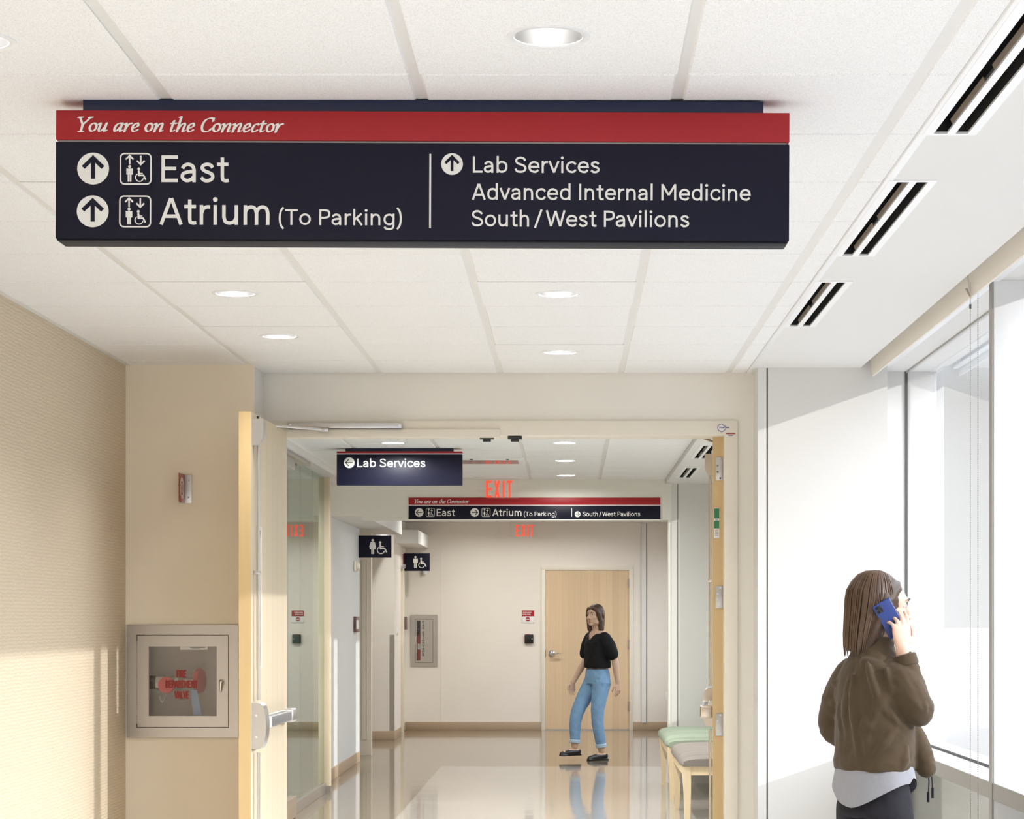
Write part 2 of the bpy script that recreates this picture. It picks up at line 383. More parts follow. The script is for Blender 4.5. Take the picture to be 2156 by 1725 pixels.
class Flat:
    """flat shapes (vinyl lettering, symbols) collected as polygons in sign coordinates"""
    def __init__(s): s.polys = []
    def poly(s, pts): s.polys.append(list(pts)); return s
    def disc(s, cx, cy, r, n=36): return s.poly(ell(cx, cy, r, r, n=n)[:-1])
    def rect(s, x0, y0, x1, y1): return s.poly([(x0, y0), (x1, y0), (x1, y1), (x0, y1)])
    def stroke(s, pts, w, closed=False, round_=False):
        P = [pts[0]]
        for p in pts[1:]:
            if math.hypot(p[0]-P[-1][0], p[1]-P[-1][1]) > 1e-6: P.append(p)
        if closed and math.hypot(P[0][0]-P[-1][0], P[0][1]-P[-1][1]) < 1e-6: P.pop()
        n = len(P); L = []; R = []
        for i in range(n):
            a = P[i-1] if (i > 0 or closed) else None; b = P[(i+1) % n] if (i < n-1 or closed) else None
            def dr(p, q):
                d = math.hypot(q[0]-p[0], q[1]-p[1]); return ((q[0]-p[0])/d, (q[1]-p[1])/d)
            d1 = dr(a, P[i]) if a else dr(P[i], b); d2 = dr(P[i], b) if b else d1
            nx, ny = -(d1[1]+d2[1]), d1[0]+d2[0]; q = math.hypot(nx, ny)
            if q < 1e-6: nx, ny = -d1[1], d1[0]; q = 1
            nx /= q; ny /= q; c = max(.38, nx*-d1[1]+ny*d1[0]); k = w/2/c
            L.append((P[i][0]+nx*k, P[i][1]+ny*k)); R.append((P[i][0]-nx*k, P[i][1]-ny*k))
        for i in range(n if closed else n-1):
            j = (i+1) % n; s.polys.append([R[i], R[j], L[j], L[i]])
        if round_ and not closed:
            s.disc(*P[0], w/2, 14); s.disc(*P[-1], w/2, 14)
        return s
    def nib(s, pts, w, t, ang):
        c, q = math.cos(ang), math.sin(ang)
        K = [(c*w/2-q*t/2, q*w/2+c*t/2), (c*w/2+q*t/2, q*w/2-c*t/2), (-c*w/2-q*t/2, -q*w/2+c*t/2), (-c*w/2+q*t/2, -q*w/2-c*t/2)]
        for a, b in zip(pts[:-1], pts[1:]):
            s.polys.append(hull([(a[0]+k[0], a[1]+k[1]) for k in K]+[(b[0]+k[0], b[1]+k[1]) for k in K]))
        return s
    def build(s, name, m, parent, mapf, smooth=0):
        bm = bmesh.new()
        vv, ff = [], []
        for P in s.polys:
            ar = sum(P[i][0]*P[(i+1) % len(P)][1]-P[(i+1) % len(P)][0]*P[i][1] for i in range(len(P)))
            if abs(ar) < 1e-12: continue
            if ar < 0: P = P[::-1]
            ff.append(list(range(len(vv), len(vv)+len(P)))); vv += [Vector((p[0]*1000, p[1]*1000)) for p in P]
        ov, oe, of = delaunay_2d_cdt(vv, [], ff, 0, 1e-4)[:3]
        rings = [[vv[i] for i in f] for f in ff]; boxes = [(min(p.x for p in r), max(p.x for p in r), min(p.y for p in r), max(p.y for p in r)) for r in rings]
        def inside(x, y):
            for r, q in zip(rings, boxes):
                if q[0] < x < q[1] and q[2] < y < q[3]:
                    w = False; j = len(r)-1
                    for i in range(len(r)):
                        if (r[i].y > y) != (r[j].y > y) and x < (r[j].x-r[i].x)*(y-r[i].y)/(r[j].y-r[i].y)+r[i].x: w = not w
                        j = i
                    if w: return True
            return False
        bv = [bm.verts.new(mapf(p[0]/1000, p[1]/1000)) for p in ov]
        for f in of:
            if not inside(sum(ov[i].x for i in f)/len(f), sum(ov[i].y for i in f)/len(f)): continue
            try: bm.faces.new([bv[i] for i in f])
            except ValueError: pass
        return link_mesh(name, bm, m, parent, smooth=0)

def C(*segs):
    out = []
    for k, pts in segs:
        q = crom(pts) if k == 's' else list(pts)
        if out and q and math.hypot(out[-1][0]-q[0][0], out[-1][1]-q[0][1]) < 1e-4: q = q[1:]
        out += q
    return out
GL = {
 'a': (.57, [C(('s', [(.10, .51), (.15, .61), (.27, .665), (.40, .60), (.445, .46)]), ('l', [(.445, .46), (.445, 0)])),
             crom([(.445, .40), (.27, .385), (.12, .315), (.10, .17), (.21, .065), (.35, .10), (.445, .22)])]),
 'b': (.64, [[(.13, 1.03), (.13, 0)], crom([(.13, .50), (.22, .63), (.35, .665), (.49, .58), (.545, .365), (.49, .15), (.35, .065), (.22, .10), (.13, .23)])]),
 'c': (.56, [crom([(.51, .52), (.43, .635), (.315, .665), (.16, .58), (.095, .365), (.16, .15), (.315, .065), (.43, .095), (.51, .21)])]),
 'd': (.66, [[(.53, 1.03), (.53, 0)], crom([(.53, .50), (.44, .63), (.31, .665), (.17, .58), (.115, .365), (.17, .15), (.31, .065), (.44, .10), (.53, .23)])]),
 'e': (.60, [C(('l', [(.10, .375), (.525, .375)]), ('s', [(.525, .375), (.49, .57), (.32, .665), (.16, .58), (.095, .365), (.16, .15), (.33, .065), (.44, .09), (.515, .19)]))]),
 'g': (.65, [C(('l', [(.53, .73), (.53, -.04)]), ('s', [(.53, -.04), (.47, -.19), (.32, -.235), (.17, -.19), (.11, -.09)])),
             crom([(.53, .50), (.44, .63), (.31, .665), (.17, .58), (.115, .365), (.17, .15), (.31, .065), (.44, .10), (.53, .23)])]),
 'h': (.61, [[(.13, 1.03), (.13, 0)], C(('s', [(.13, .46), (.20, .61), (.32, .665), (.44, .60), (.485, .44)]), ('l', [(.485, .44), (.485, 0)]))]),
 'i': (.26, [[(.13, .73), (.13, 0)], ('dot', .13, .93, .088)]),
 'k': (.55, [[(.13, 1.03), (.13, 0)], [(.47, .73), (.13, .33)], [(.235, .45), (.49, 0)]]),
 'l': (.26, [[(.13, 1.03), (.13, 0)]]),
 'm': (.91, [[(.13, .73), (.13, 0)], C(('s', [(.13, .48), (.19, .61), (.30, .665), (.41, .60), (.455, .44)]), ('l', [(.455, .44), (.455, 0)])),
             C(('s', [(.455, .48), (.52, .61), (.63, .665), (.74, .60), (.78, .44)]), ('l', [(.78, .44), (.78, 0)]))]),
 'n': (.61, [[(.13, .73), (.13, 0)], C(('s', [(.13, .46), (.20, .61), (.32, .665), (.44, .60), (.485, .44)]), ('l', [(.485, .44), (.485, 0)]))]),
 'o': (.63, [('ring', .315, .365, .222, .30)]),
 'r': (.40, [[(.13, .73), (.13, 0)], crom([(.13, .42), (.18, .58), (.27, .655), (.38, .66)])]),
 's': (.52, [crom([(.43, .545), (.37, .635), (.26, .668), (.15, .62), (.12, .52), (.20, .42), (.32, .36), (.42, .28), (.42, .15), (.32, .068), (.19, .07), (.085, .175)])]),
 't': (.41, [C(('l', [(.20, .93), (.20, .22)]), ('s', [(.20, .22), (.22, .10), (.30, .062), (.39, .075)])), [(.04, .67), (.38, .67)]]),
 'u': (.61, [C(('l', [(.12, .73), (.12, .28)]), ('s', [(.12, .28), (.165, .12), (.28, .065), (.41, .12), (.48, .27)])), [(.48, .73), (.48, 0)]]),
 'v': (.53, [[(.05, .73), (.265, .03)], [(.265, .03), (.48, .73)]]),
 'w': (.78, [[(.05, .73), (.22, .03)], [(.22, .03), (.39, .70)], [(.39, .70), (.56, .03)], [(.56, .03), (.73, .73)]]),
 'y': (.54, [[(.05, .73), (.275, .03)], [(.49, .73), (.22, -.23), (.07, -.23)]]),
 'z': (.5, [[(.07, .665), (.41, .665), (.08, .065), (.44, .065)]]),
 'A': (.68, [[(.05, 0), (.33, .97)], [(.35, .97), (.63, 0)], [(.15, .31), (.53, .31)]]),
 'C': (.74, [crom([(.66, .70), (.57, .87), (.40, .935), (.20, .83), (.11, .5), (.20, .17), (.40, .065), (.57, .13), (.67, .29)])]),
 'D': (.72, [C(('l', [(.14, .5), (.14, .935), (.32, .935)]), ('s', [(.32, .935), (.52, .84), (.61, .5), (.52, .16), (.32, .065)]), ('l', [(.32, .065), (.14, .065), (.14, .5)]))]),
 'E': (.62, [[(.58, .935), (.14, .935), (.14, .065), (.58, .065)], [(.14, .51), (.53, .51)]]),
 'F': (.58, [[(.56, .935), (.14, .935), (.14, 0)], [(.14, .49), (.50, .49)]]),
 'G': (.76, [C(('s', [(.64, .74), (.55, .88), (.39, .935), (.20, .83), (.11, .5), (.20, .17), (.39, .065), (.55, .12), (.64, .25)]), ('l', [(.64, .25), (.64, .46), (.42, .46)]))]),
 'H': (.74, [[(.14, 1), (.14, 0)], [(.60, 1), (.60, 0)], [(.14, .5), (.60, .5)]]),
 'I': (.28, [[(.14, 1), (.14, 0)]]),
 'L': (.57, [[(.14, 1), (.14, .065), (.55, .065)]]),
 'M': (.90, [[(.14, 0), (.14, 1)], [(.14, .97), (.45, .33)], [(.45, .33), (.76, .97)], [(.76, 1), (.76, 0)]]),
 'N': (.75, [[(.14, 0), (.14, 1)], [(.15, .97), (.60, .03)], [(.61, 1), (.61, 0)]]),
 'O': (.80, [('ring', .40, .5, .30, .435)]),
 'P': (.62, [C(('l', [(.14, 0), (.14, .935), (.35, .935)]), ('s', [(.35, .935), (.52, .87), (.56, .70), (.52, .53), (.35, .46)]), ('l', [(.35, .46), (.14, .46)]))]),
 'R': (.65, [C(('l', [(.14, 0), (.14, .935), (.35, .935)]), ('s', [(.35, .935), (.52, .87), (.56, .70), (.52, .53), (.35, .46)]), ('l', [(.35, .46), (.14, .46)])), [(.35, .46), (.58, 0)]]),
 'S': (.65, [crom([(.55, .75), (.47, .88), (.32, .935), (.17, .87), (.12, .72), (.20, .58), (.35, .51), (.50, .42), (.56, .26), (.48, .11), (.32, .065), (.16, .11), (.085, .26)])]),
 'T': (.64, [[(.03, .935), (.61, .935)], [(.32, .935), (.32, 0)]]),
 'U': (.72, [C(('l', [(.13, 1), (.13, .32)]), ('s', [(.13, .32), (.19, .13), (.36, .065), (.53, .13), (.59, .32)]), ('l', [(.59, .32), (.59, 1)]))]),
 'V': (.66, [[(.04, 1), (.32, .03)], [(.34, .03), (.62, 1)]]),
 'W': (.94, [[(.04, 1), (.25, .03)], [(.25, .03), (.47, .96)], [(.47, .96), (.69, .03)], [(.69, .03), (.90, 1)]]),
 'X': (.64, [[(.05, 1), (.59, 0)], [(.59, 1), (.05, 0)]]),
 'Y': (.64, [[(.05, 1), (.32, .45), (.32, 0)], [(.59, 1), (.32, .45)]]),
 '(': (.32, [crom([(.27, 1.10), (.15, .86), (.10, .43), (.15, 0), (.27, -.24)])]),
 ')': (.32, [crom([(.05, 1.10), (.17, .86), (.22, .43), (.17, 0), (.05, -.24)])]),
 '/': (.74, [[(.21, -.08), (.53, 1.05)]]),
 ' ': (.25, []),
}
def text(fl, st, u0, u1, v0, cap, w=.13, gap=.0):
    """lettering from u0 to u1 (ink), baseline v0, capital height cap"""
    x = 0; items = []
    for ch in st:
        adv, gl = GL[ch]
        items.append((x, gl)); x += adv+gap
    lo, hi = 1e9, -1e9
    for ox, gl in items:
        for g in gl:
            if isinstance(g, tuple):
                r = g[3]; lo = min(lo, ox+g[1]-r); hi = max(hi, ox+g[1]+r)
            else:
                for p in g: lo = min(lo, ox+p[0]); hi = max(hi, ox+p[0])
    ww = w*cap; sx = (u1-u0-ww*.9)/(hi-lo) if hi-lo > 1e-6 else 0.0
    f = lambda ox, p: (u0+ww*.45+(ox+p[0]-lo)*sx, v0+p[1]*cap)
    for ox, gl in items:
        for g in gl:
            if isinstance(g, tuple):
                c = f(ox, (g[1], g[2]))
                if g[0] == 'dot': fl.disc(c[0], c[1], g[3]*cap, 18)
                else: fl.stroke(ell(c[0], c[1], g[3]*sx, g[4]*cap, n=32), ww, closed=True)
            else: fl.stroke([f(ox, p) for p in g], ww)
    return fl
ARCH = C(('s', [(.13, .20), (.23, .47), (.37, .60), (.445, .52), (.43, .38)]), ('l', [(.43, .38), (.40, .12)]), ('s', [(.40, .12), (.42, .025), (.52, .10)]))
IT = {
 'Y': (.62, [[(.04, .97), (.27, .48), (.27, .02)], [(.60, .97), (.27, .48)], [(-.06, .98), (.16, .98)], [(.50, .98), (.70, .98)], [(.15, .015), (.39, .015)]]),
 'o': (.50, [ell(.25, .31, .175, .275, n=24)]),
 'u': (.58, [crom([(.01, .50), (.08, .59), (.12, .52), (.09, .18), (.15, .035), (.27, .09), (.40, .36)]), C(('l', [(.43, .60), (.40, .15)]), ('s', [(.40, .15), (.42, .025), (.52, .10)]))]),
 'a': (.56, [crom([(.42, .55), (.30, .595), (.15, .48), (.08, .22), (.13, .04), (.25, .10), (.40, .38)]), C(('l', [(.44, .60), (.40, .15)]), ('s', [(.40, .15), (.42, .025), (.51, .10)]))]),
 'r': (.40, [C(('s', [(.01, .50), (.08, .59), (.125, .52)]), ('l', [(.125, .52), (.10, 0)])), crom([(.12, .22), (.20, .45), (.31, .585), (.39, .56)])]),
 'e': (.45, [crom([(.08, .25), (.25, .31), (.36, .43), (.33, .57), (.22, .585), (.10, .43), (.08, .20), (.16, .035), (.29, .05), (.39, .16)])]),
 'n': (.58, [C(('s', [(.01, .50), (.08, .59), (.125, .52)]), ('l', [(.125, .52), (.10, 0)])), ARCH]),
 't': (.37, [C(('l', [(.17, .78), (.13, .17)]), ('s', [(.13, .17), (.17, .03), (.31, .11)])), [(.04, .59), (.33, .59)]]),
 'h': (.57, [[(.04, 1.02), (.14, 1.04), (.10, 0)], ARCH]),
 'C': (.66, [crom([(.62, .74), (.59, .92), (.42, .965), (.20, .82), (.10, .45), (.18, .11), (.38, .025), (.54, .10), (.63, .25)]), [(.62, .96), (.62, .74)]]),
 'c': (.42, [crom([(.37, .50), (.30, .59), (.16, .50), (.08, .22), (.15, .035), (.27, .05), (.37, .16)])]),
 ' ': (.27, []),
}
def italic(fl, st, u0, u1, v0, cap, w=.155, t=.058, ang=math.radians(18)):
    x = 0; items = []
    for ch in st:
        adv, gl = IT[ch]; items.append((x, gl)); x += adv
    sl = .21; lo, hi = 1e9, -1e9
    for ox, gl in items:
        for g in gl:
            for p in g: lo = min(lo, ox+p[0]+sl*p[1]); hi = max(hi, ox+p[0]+sl*p[1])
    sx = (u1-u0-w*cap*.8)/(hi-lo)
    for ox, gl in items:
        for g in gl: fl.nib([(u0+w*cap*.4+(ox+p[0]+sl*p[1]-lo)*sx, v0+p[1]*cap) for p in g], w*cap, t*cap, ang)
    return fl

def arrow(fl, cx, cy, r, way, w=.17):
    """arrow of a directional disc: way 'up', 'left', 'right', 'down'"""
    P = [[(0, -.62), (0, .62)], [(-.62, .10), (0, .70), (.62, .10)]]
    rot = {'up': lambda p: p, 'left': lambda p: (-p[1], p[0]), 'right': lambda p: (p[1], -p[0]), 'down': lambda p: (-p[0], -p[1])}[way]
    for q in P: fl.stroke([(cx+rot(p)[0]*r, cy+rot(p)[1]*r) for p in q], w*r)
    return fl
def man(fl, cx, v0, h, skirt=False):
    fl.disc(cx, v0+.905*h, .088*h, 20)
    if skirt:
        fl.poly([(cx-.10*h, v0+.80*h), (cx+.10*h, v0+.80*h), (cx+.19*h, v0+.33*h), (cx-.19*h, v0+.33*h)])
        for q in (-1, 1):
            fl.stroke([(cx+q*.10*h, v0+.775*h), (cx+q*.19*h, v0+.49*h)], .075*h, round_=True)
            fl.stroke([(cx+q*.05*h, v0+.36*h), (cx+q*.05*h, v0+.04*h)], .088*h, round_=True)
    else:
        fl.rect(cx-.115*h, v0+.45*h, cx+.115*h, v0+.795*h)
        for q in (-1, 1):
            fl.stroke([(cx+q*.155*h, v0+.765*h), (cx+q*.155*h, v0+.46*h)], .075*h, round_=True)
            fl.stroke([(cx+q*.062*h, v0+.55*h), (cx+q*.062*h, v0+.05*h)], .10*h, round_=True)
    return fl
def chair_symbol(fl, cx, v0, h):
    """wheelchair user; h is the height of the standing figure beside it"""
    f = lambda p: (cx+p[0]*h, v0+p[1]*h)
    fl.disc(cx-.005*h, v0+.775*h, .083*h, 20)
    fl.stroke([f((.0, .63)), f((.015, .385))], .125*h, round_=True)
    fl.stroke([f((.02, .505)), f((.21, .505))], .062*h, round_=True)
    fl.stroke([f((.015, .385)), f((.28, .385)), f((.40, .155))], .095*h, round_=True)
    fl.stroke([f(p) for p in ell(.04, .265, .235, .235, 122, 350)], .062*h)
    return fl
def lift_icon(fl, x0, y0, x1, y1):
    s = x1-x0; r = .13*s; t = .045*s
    pts = []
    for (cx, cy, a) in ((x1-r-t/2, y1-r-t/2, 0), (x0+r+t/2, y1-r-t/2, 90), (x0+r+t/2, y0+r+t/2, 180), (x1-r-t/2, y0+r+t/2, 270)):
        pts += ell(cx, cy, r, r, a, a+90, 6)
    fl.stroke(pts, t, closed=True)
    for cx, q in ((x0+.31*s, 1), (x0+.66*s, -1)):
        cy = y0+.775*s
        fl.stroke([(cx, cy-q*.14*s), (cx, cy+q*.13*s)], .05*s)
        fl.stroke([(cx-.12*s, cy+q*.02*s), (cx, cy+q*.14*s), (cx+.12*s, cy+q*.02*s)], .05*s)
    man(fl, x0+.31*s, y0+.09*s, .53*s); chair_symbol(fl, x0+.60*s, y0+.09*s, .53*s)
    return fl
# ================================================================== THE SETTING
XL = -2.175                  # left wall
HC = CH+1.238                # ceiling 2.713
YJ, YS, YW = 10.62, 10.97, 10.73   # jog wall, smoke-door wall, white end wall by the window
YB, YE = 19.40, 28.60        # bulkhead, end wall
XG = 1.711                   # window glass
HEAD = CH+1.2526             # window head underside
Y0 = -1.0

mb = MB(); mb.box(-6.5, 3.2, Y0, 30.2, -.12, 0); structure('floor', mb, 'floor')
mb = MB(); mb.box(2.2, 220, -60, 600, -.5, -.35); structure('ground_outside', mb, 'concrete')

# ---- downlight positions (also cut the tiles)
LX = (-1.277, -.047)
DL_A = [(LX[1], 4.62), (LX[1], 6.45), (LX[1], 8.29), (LX[1], 10.10), (LX[0], 4.65), (LX[0], 6.45), (LX[0], 8.275), (LX[0], 9.53), (LX[1], 2.79), (LX[0], 2.79), (LX[1], .96), (LX[0], .96)]
DL_B = [(-1.251, 15.34), (-.040, 15.30), (-.040, 17.05), (-.040, 18.80), (-1.251, 13.5), (-.04, 13.5), (-1.251, 17.1)]
DL_C = [(-2.03, 25.3), (-1.19, 27.5), (0.0, 27.5), (-1.19, 24.0), (0.0, 24.0), (-.6, 21.2)]
HOLE = .076
def hole_tile(mb, x0, x1, y0, y1, z, c):
    hx, hy = (x1-x0)/2, (y1-y0)/2; mx, my = (x0+x1)/2, (y0+y1)/2; n = 32; vo = []; vi = []
    for k in range(n):
        a = 2*PI*k/n; ca, sa = math.cos(a), math.sin(a); q = 1/max(abs(ca), abs(sa))
        vo.append(mb.bm.verts.new((mx+hx*ca*q, my+hy*sa*q, z))); vi.append(mb.bm.verts.new((c[0]+HOLE*ca, c[1]+HOLE*sa, z)))
    for k in range(n):
        j = (k+1) % n; mb.bm.faces.new((vo[k], vi[k], vi[j], vo[j]))
    vt = [mb.bm.verts.new((v.co.x, v.co.y, z+.02)) for v in vo]; vu = [mb.bm.verts.new((v.co.x, v.co.y, z+.02)) for v in vi]
    for k in range(n):
        j = (k+1) % n; mb.bm.faces.new((vo[j], vt[j], vt[k], vo[k])); mb.bm.faces.new((vi[k], vu[k], vu[j], vi[j]))
def tiles(xs, ys, z, lights, tw=.0115):
    mb = MB()
    for i in range(len(xs)-1):
        for j in range(len(ys)-1):
            x0, x1 = xs[i]+(tw if i else 0), xs[i+1]-(tw if i < len(xs)-2 else 0); y0, y1 = ys[j]+.0036, ys[j+1]-.0036
            if x1-x0 < .02 or y1-y0 < .02: continue
            hit = [c for c in lights if x0+HOLE < c[0] < x1-HOLE and y0+HOLE < c[1] < y1-HOLE]
            if hit: hole_tile(mb, x0, x1, y0, y1, z, hit[0])
            else: mb.box(x0, x1, y0, y1, z, z+.02, b=.006, seg=1)
    return mb
def grid(xs, y0, y1, z, tw=.0115):
    mb = MB()
    for x in xs[1:-1]: mb.box(x-tw-.002, x+tw+.002, y0, y1, z+.004, z+.03)
    return mb
XS = [XL, -1.575, -.965, -.355, .255, .800, .888]
YA = [4.943+.61*k for k in range(-9, 10)]; YA = [Y0]+YA+[YS]
def snap(L, xs, ys):
    """keep a lamp inside one tile (a tile joint never crosses a lamp)"""
    out = []
    for x, y in L:
        for j in range(len(ys)-1):
            if ys[j] <= y < ys[j+1] and ys[j+1]-ys[j] > .25:
                y = min(max(y, ys[j]+.10), ys[j+1]-.10)
        out.append((x, y))
    return out
DL_A = snap(DL_A, XS, YA)
cl = structure('ceiling', tiles(XS, YA, HC, DL_A), 'tile')
structure('ceiling_grid', grid(XS, Y0, YS, HC), 'tee', cl)
mb = MB(); mb.box(.888, .912, Y0, YS, HC-.003, HC+.03, b=.002); structure('trim_1', mb, 'whitemetal')
mb = MB(); mb.box(XL, XL+.022, Y0, YJ, HC-.002, HC+.02); structure('trim_2', mb, 'tee')
XSB = [-1.965, -1.575, -.965, -.355, .255, .850]
YBs = [11.15]+[11.15+.61*k for k in range(1, 14)]+[YB]
DL_B = snap(DL_B, XSB, YBs)
cb = structure('ceiling.001', tiles(XSB, YBs, HC, DL_B), 'tile')
structure('ceiling_grid.001', grid(XSB, 11.15, YB, HC), 'tee', cb)
HCC = CH+1.262
XSC = [-2.5, -1.86, -1.575, -.965, -.355, .255, .800, .94]
YC = [YB+.2]+[YB+.2+.61*k for k in range(1, 15)]+[YE]
DL_C = snap(DL_C, XSC, YC)
cc = structure('ceiling.002', tiles(XSC, YC, HCC, DL_C), 'tile')
structure('ceiling_grid.002', grid(XSC, YB+.2, YE, HCC), 'tee', cc)
mb = MB(); mb.box(-6.5, 1.43, Y0, 29, HC+.16, HC+.26); structure('ceiling_slab', mb, 'slab')

# ---- soffits (plasterboard ceilings along the windows and over the partition)
def hole_sheet(mb, x0, x1, y0, y1, z, holes, t=.03):
    ys = sorted(set([y0, y1]+[h[2] for h in holes]+[h[3] for h in holes]))
    for a, b in zip(ys[:-1], ys[1:]):
        hs = [h for h in holes if h[2] <= a+1e-6 and h[3] >= b-1e-6]
        if hs:
            mb.box(x0, hs[0][0], a, b, z, z+t); mb.box(hs[0][1], x1, a, b, z, z+t)
        else: mb.box(x0, x1, a, b, z, z+t)
DIF_A = [(2.46, 3.72), (4.29, 5.549), (6.126, 7.408), (7.961, 9.203)]
DIF_B = [(15.05, 16.30), (17.28, 18.53)]
mb = MB(); hole_sheet(mb, .912, 1.434, Y0, YS, HC, [(.917, 1.019, a+.012, b-.010) for a, b in DIF_A])
mb.box(1.404, 1.434, Y0, YW, HC+.03, HC+.18)
structure('ceiling_soffit_window', mb, 'gyp')
HS2 = CH+1.20
mb = MB(); hole_sheet(mb, .888, 1.66, YS+.18, YB, HS2, [(.917, 1.019, a+.012, b-.010) for a, b in DIF_B])
mb.box(.850, .888, YS+.18, YB, HS2, HC+.03); structure('ceiling_soffit_far_window', mb, 'gyp')
mb = MB(); mb.box(-2.24, -1.965, YS+.18, YB, CH+1.19, HC+.05); structure('ceiling_soffit_partition', mb, 'gyp')

# ---- zone A walls
mb = MB(); mb.box(XL-.12, XL, Y0, YJ+.4, 0, HC+.2); structure('wall_left', mb, 'wallcover')
mb = MB()          # jog wall with the recess of the valve cabinet
cx0, cx1, cz0, cz1 = -2.127, -1.663, .934, 1.398
mb.box(XL, cx0, YJ, YJ+.05, 0, HC+.1); mb.box(cx1, -1.551, YJ, YJ+.05, 0, HC+.1)
mb.box(cx0, cx1, YJ, YJ+.05, 0, cz0); mb.box(cx0, cx1, YJ, YJ+.05, cz1, HC+.1)
structure('wall_recess', mb, 'cream')
mb = MB(); mb.box(-1.60, -1.551, YJ+.05, YS+.02, 0, HC+.1); structure('wall_recess_return', mb, 'white')
mb = MB()          # smoke door wall: left cheek, lintel, right cheek
JL, JR = -1.475, .776; FT, FB = CH+416*10.95/FPX, CH+385*10.95/FPX
mb.box(-2.6, JL-.06, YS, YS+.18, 0, HC+.1); mb.box(JL-.06, JR+.06, YS, YS+.18, FT-.02, HC+.1); mb.box(JR+.06, .925, YS, YS+.18, 0, HC+.1)
structure('wall_smoke_door', mb, 'beige')
mb = MB()
mb.box(.925, .969, YW, YW+.30, 0, HC); mb.box(.976, 1.566, YW, YW+.30, 0, HC+.2); mb.box(.969, .976, YW+.012, YW+.30, 0, HC)
structure('wall_window_end', mb, 'white')
mb = MB(); mb.box(1.35, 1.86, YW+.30, YW+.36, 0, HEAD); structure('wall_window_jamb', mb, 'white')
mb = MB(); mb.box(.969, .976, YW+.0105, YW+.0118, 0, HC); structure('trim_3', mb, 'gasket')

# ---- window wall (glass, fins, rail, sill, head)
def window(name, y0, y1, fins, sill, rail_lo, head, x0):
    rt = root(name, (XG, (y0+y1)/2, 0), 'glazed corridor window wall with white aluminium fins', 'window', kind='structure')
    edges = [y0]+list(fins)+[y1]
    for f in fins:
        mb = MB(); mb.box(x0, XG+.03, f, f+.06, 0, head, b=.0015); mb.build('fin', 'alum', rt)
        mb = MB(); mb.box(x0-.007, x0+.0005, f+.002, f+.058, 0, head); mb.build('fin_grey_face', 'railgrey', rt)  # thin grey sheet over the fin's inner face
    mb = MB(); mb.box(x0, XG+.02, y0, y1, rail_lo+.002, sill, b=.001); mb.build('sill', 'alum', rt)
    mb = MB(); mb.box(x0-.004, x0+.0005, y0, y1, rail_lo, sill-.001); mb.build('rail_face', 'railgrey', rt)
    mb = MB(); mb.box(XG-.009, XG+.009, y0, y1, head-.008, head+.002); mb.build('head_gasket', 'railgrey', rt)
    mb = MB(); mb.box(XG-.006, XG+.006, y0, y1, sill-.003, sill+.012); mb.build('sill_gasket', 'gasket', rt)
    for a, b in zip(edges[:-1], edges[1:]):
        aa = a+.06 if a in fins else a
        mb = MB(); mb.box(XG-.005, XG+.005, aa, b, sill, head); mb.build('pane', 'glass', rt)
        mb = MB(); mb.box(XG-.01, XG+.02, aa, b, .05, rail_lo); mb.build('spandrel_panel', 'spandrel', rt)
    mb = MB(); mb.box(XG+.005, XG+.06, y0, y1, 0, rail_lo); mb.build('outer_parapet', 'concrete', rt)
    return rt
ZS, ZR = CH-.610, CH-.673
XF = 1.568
window('window_1', Y0, YW+.30, (2.03, 5.04, 8.04), ZS, ZR, HEAD, XF)
mb = MB(); mb.box(1.565, XG+.165, Y0, YW+.36, HEAD, HEAD+.25); mb.box(1.43, 1.566, Y0, YW+.3, HC+.15, HC+.25); mb.box(1.53, 1.566, Y0, YW+.3, HEAD, HC+.2)
structure('window_head', mb, 'white')
mb = MB(); mb.box(1.545, 1.588, Y0, YW+.28, HEAD-.006, HEAD, b=.001); structure('painted_sun_strip', mb, 'whitemetal')  # white strip standing in for sunlight bounced onto the window head
mb = MB(); mb.box(XG-.012, XG, YW+.292, YW+.30, ZR, HEAD); structure('trim_4', mb, 'gasket')
# far zone: solid outer wall with narrow glazed slots
slots = [(12.2, 12.6), (13.5, 13.8), (14.38, 14.54), (15.68, 16.15), (16.34, 16.56), (17.94, 18.35), (18.9, 19.05)]
mb = MB(); y = YS+.2
for a, b in slots+[(YB, YB)]:
    mb.box(XG-.05, XG+.15, y, a, 0, HS2+.2); y = b
mb.box(XG-.05, XG+.15, YS+.2, YB, 0, ZR); mb.box(XG-.05, XG+.15, YS+.2, YB, HEAD-.06, HC+.2)
structure('wall_right_far', mb, 'white')
mb = MB()
for a, b in slots: mb.box(XG+.03, XG+.04, a, b, ZR, HEAD-.06)
structure('window_2', mb, 'glass')

# ---- zone B/C walls
BZ = CH+207*YB/FPX            # underside of the bulkhead
mb = MB(); mb.box(-2.24, -1.86, YB, YB+.2, CH+1.083, HC+.1); mb.box(-1.86, .875, YB, YB+.2, BZ, HC+.1); mb.box(-2.24, -1.86, YB, YB+.2, CH+.92, CH+1.083)
mb.box(.875, 1.8, YB, YB+.2, 0, HC+.1)
structure('wall_bulkhead', mb, 'pale')
mb = MB(); mb.box(.905, .955, YB-.006, YB, 0, HS2); mb.box(.962, 1.66, YB-.006, YB, 0, HS2); structure('wall_bulkhead_panel', mb, 'white')
mb = MB(); mb.box(.955, .962, YB-.003, YB-.0005, 0, HS2); structure('trim_5', mb, 'gasket')
XW = XL
mb = MB(); mb.box(XW-.12, XW, 18.42, 22.40, 0, HCC+.2); structure('wall_left_far', mb, 'cool')
mb = MB(); mb.box(-4.4, -2.137, 26.30, 27.35, 0, HCC+.2); mb.box(XW-.1, XW, 28.15, YE, 0, HCC+.2); mb.box(XW-.1, XW, 27.35, 28.15, 2.16, HCC+.2)
structure('wall_left_alcove', mb, 'pinkwall')
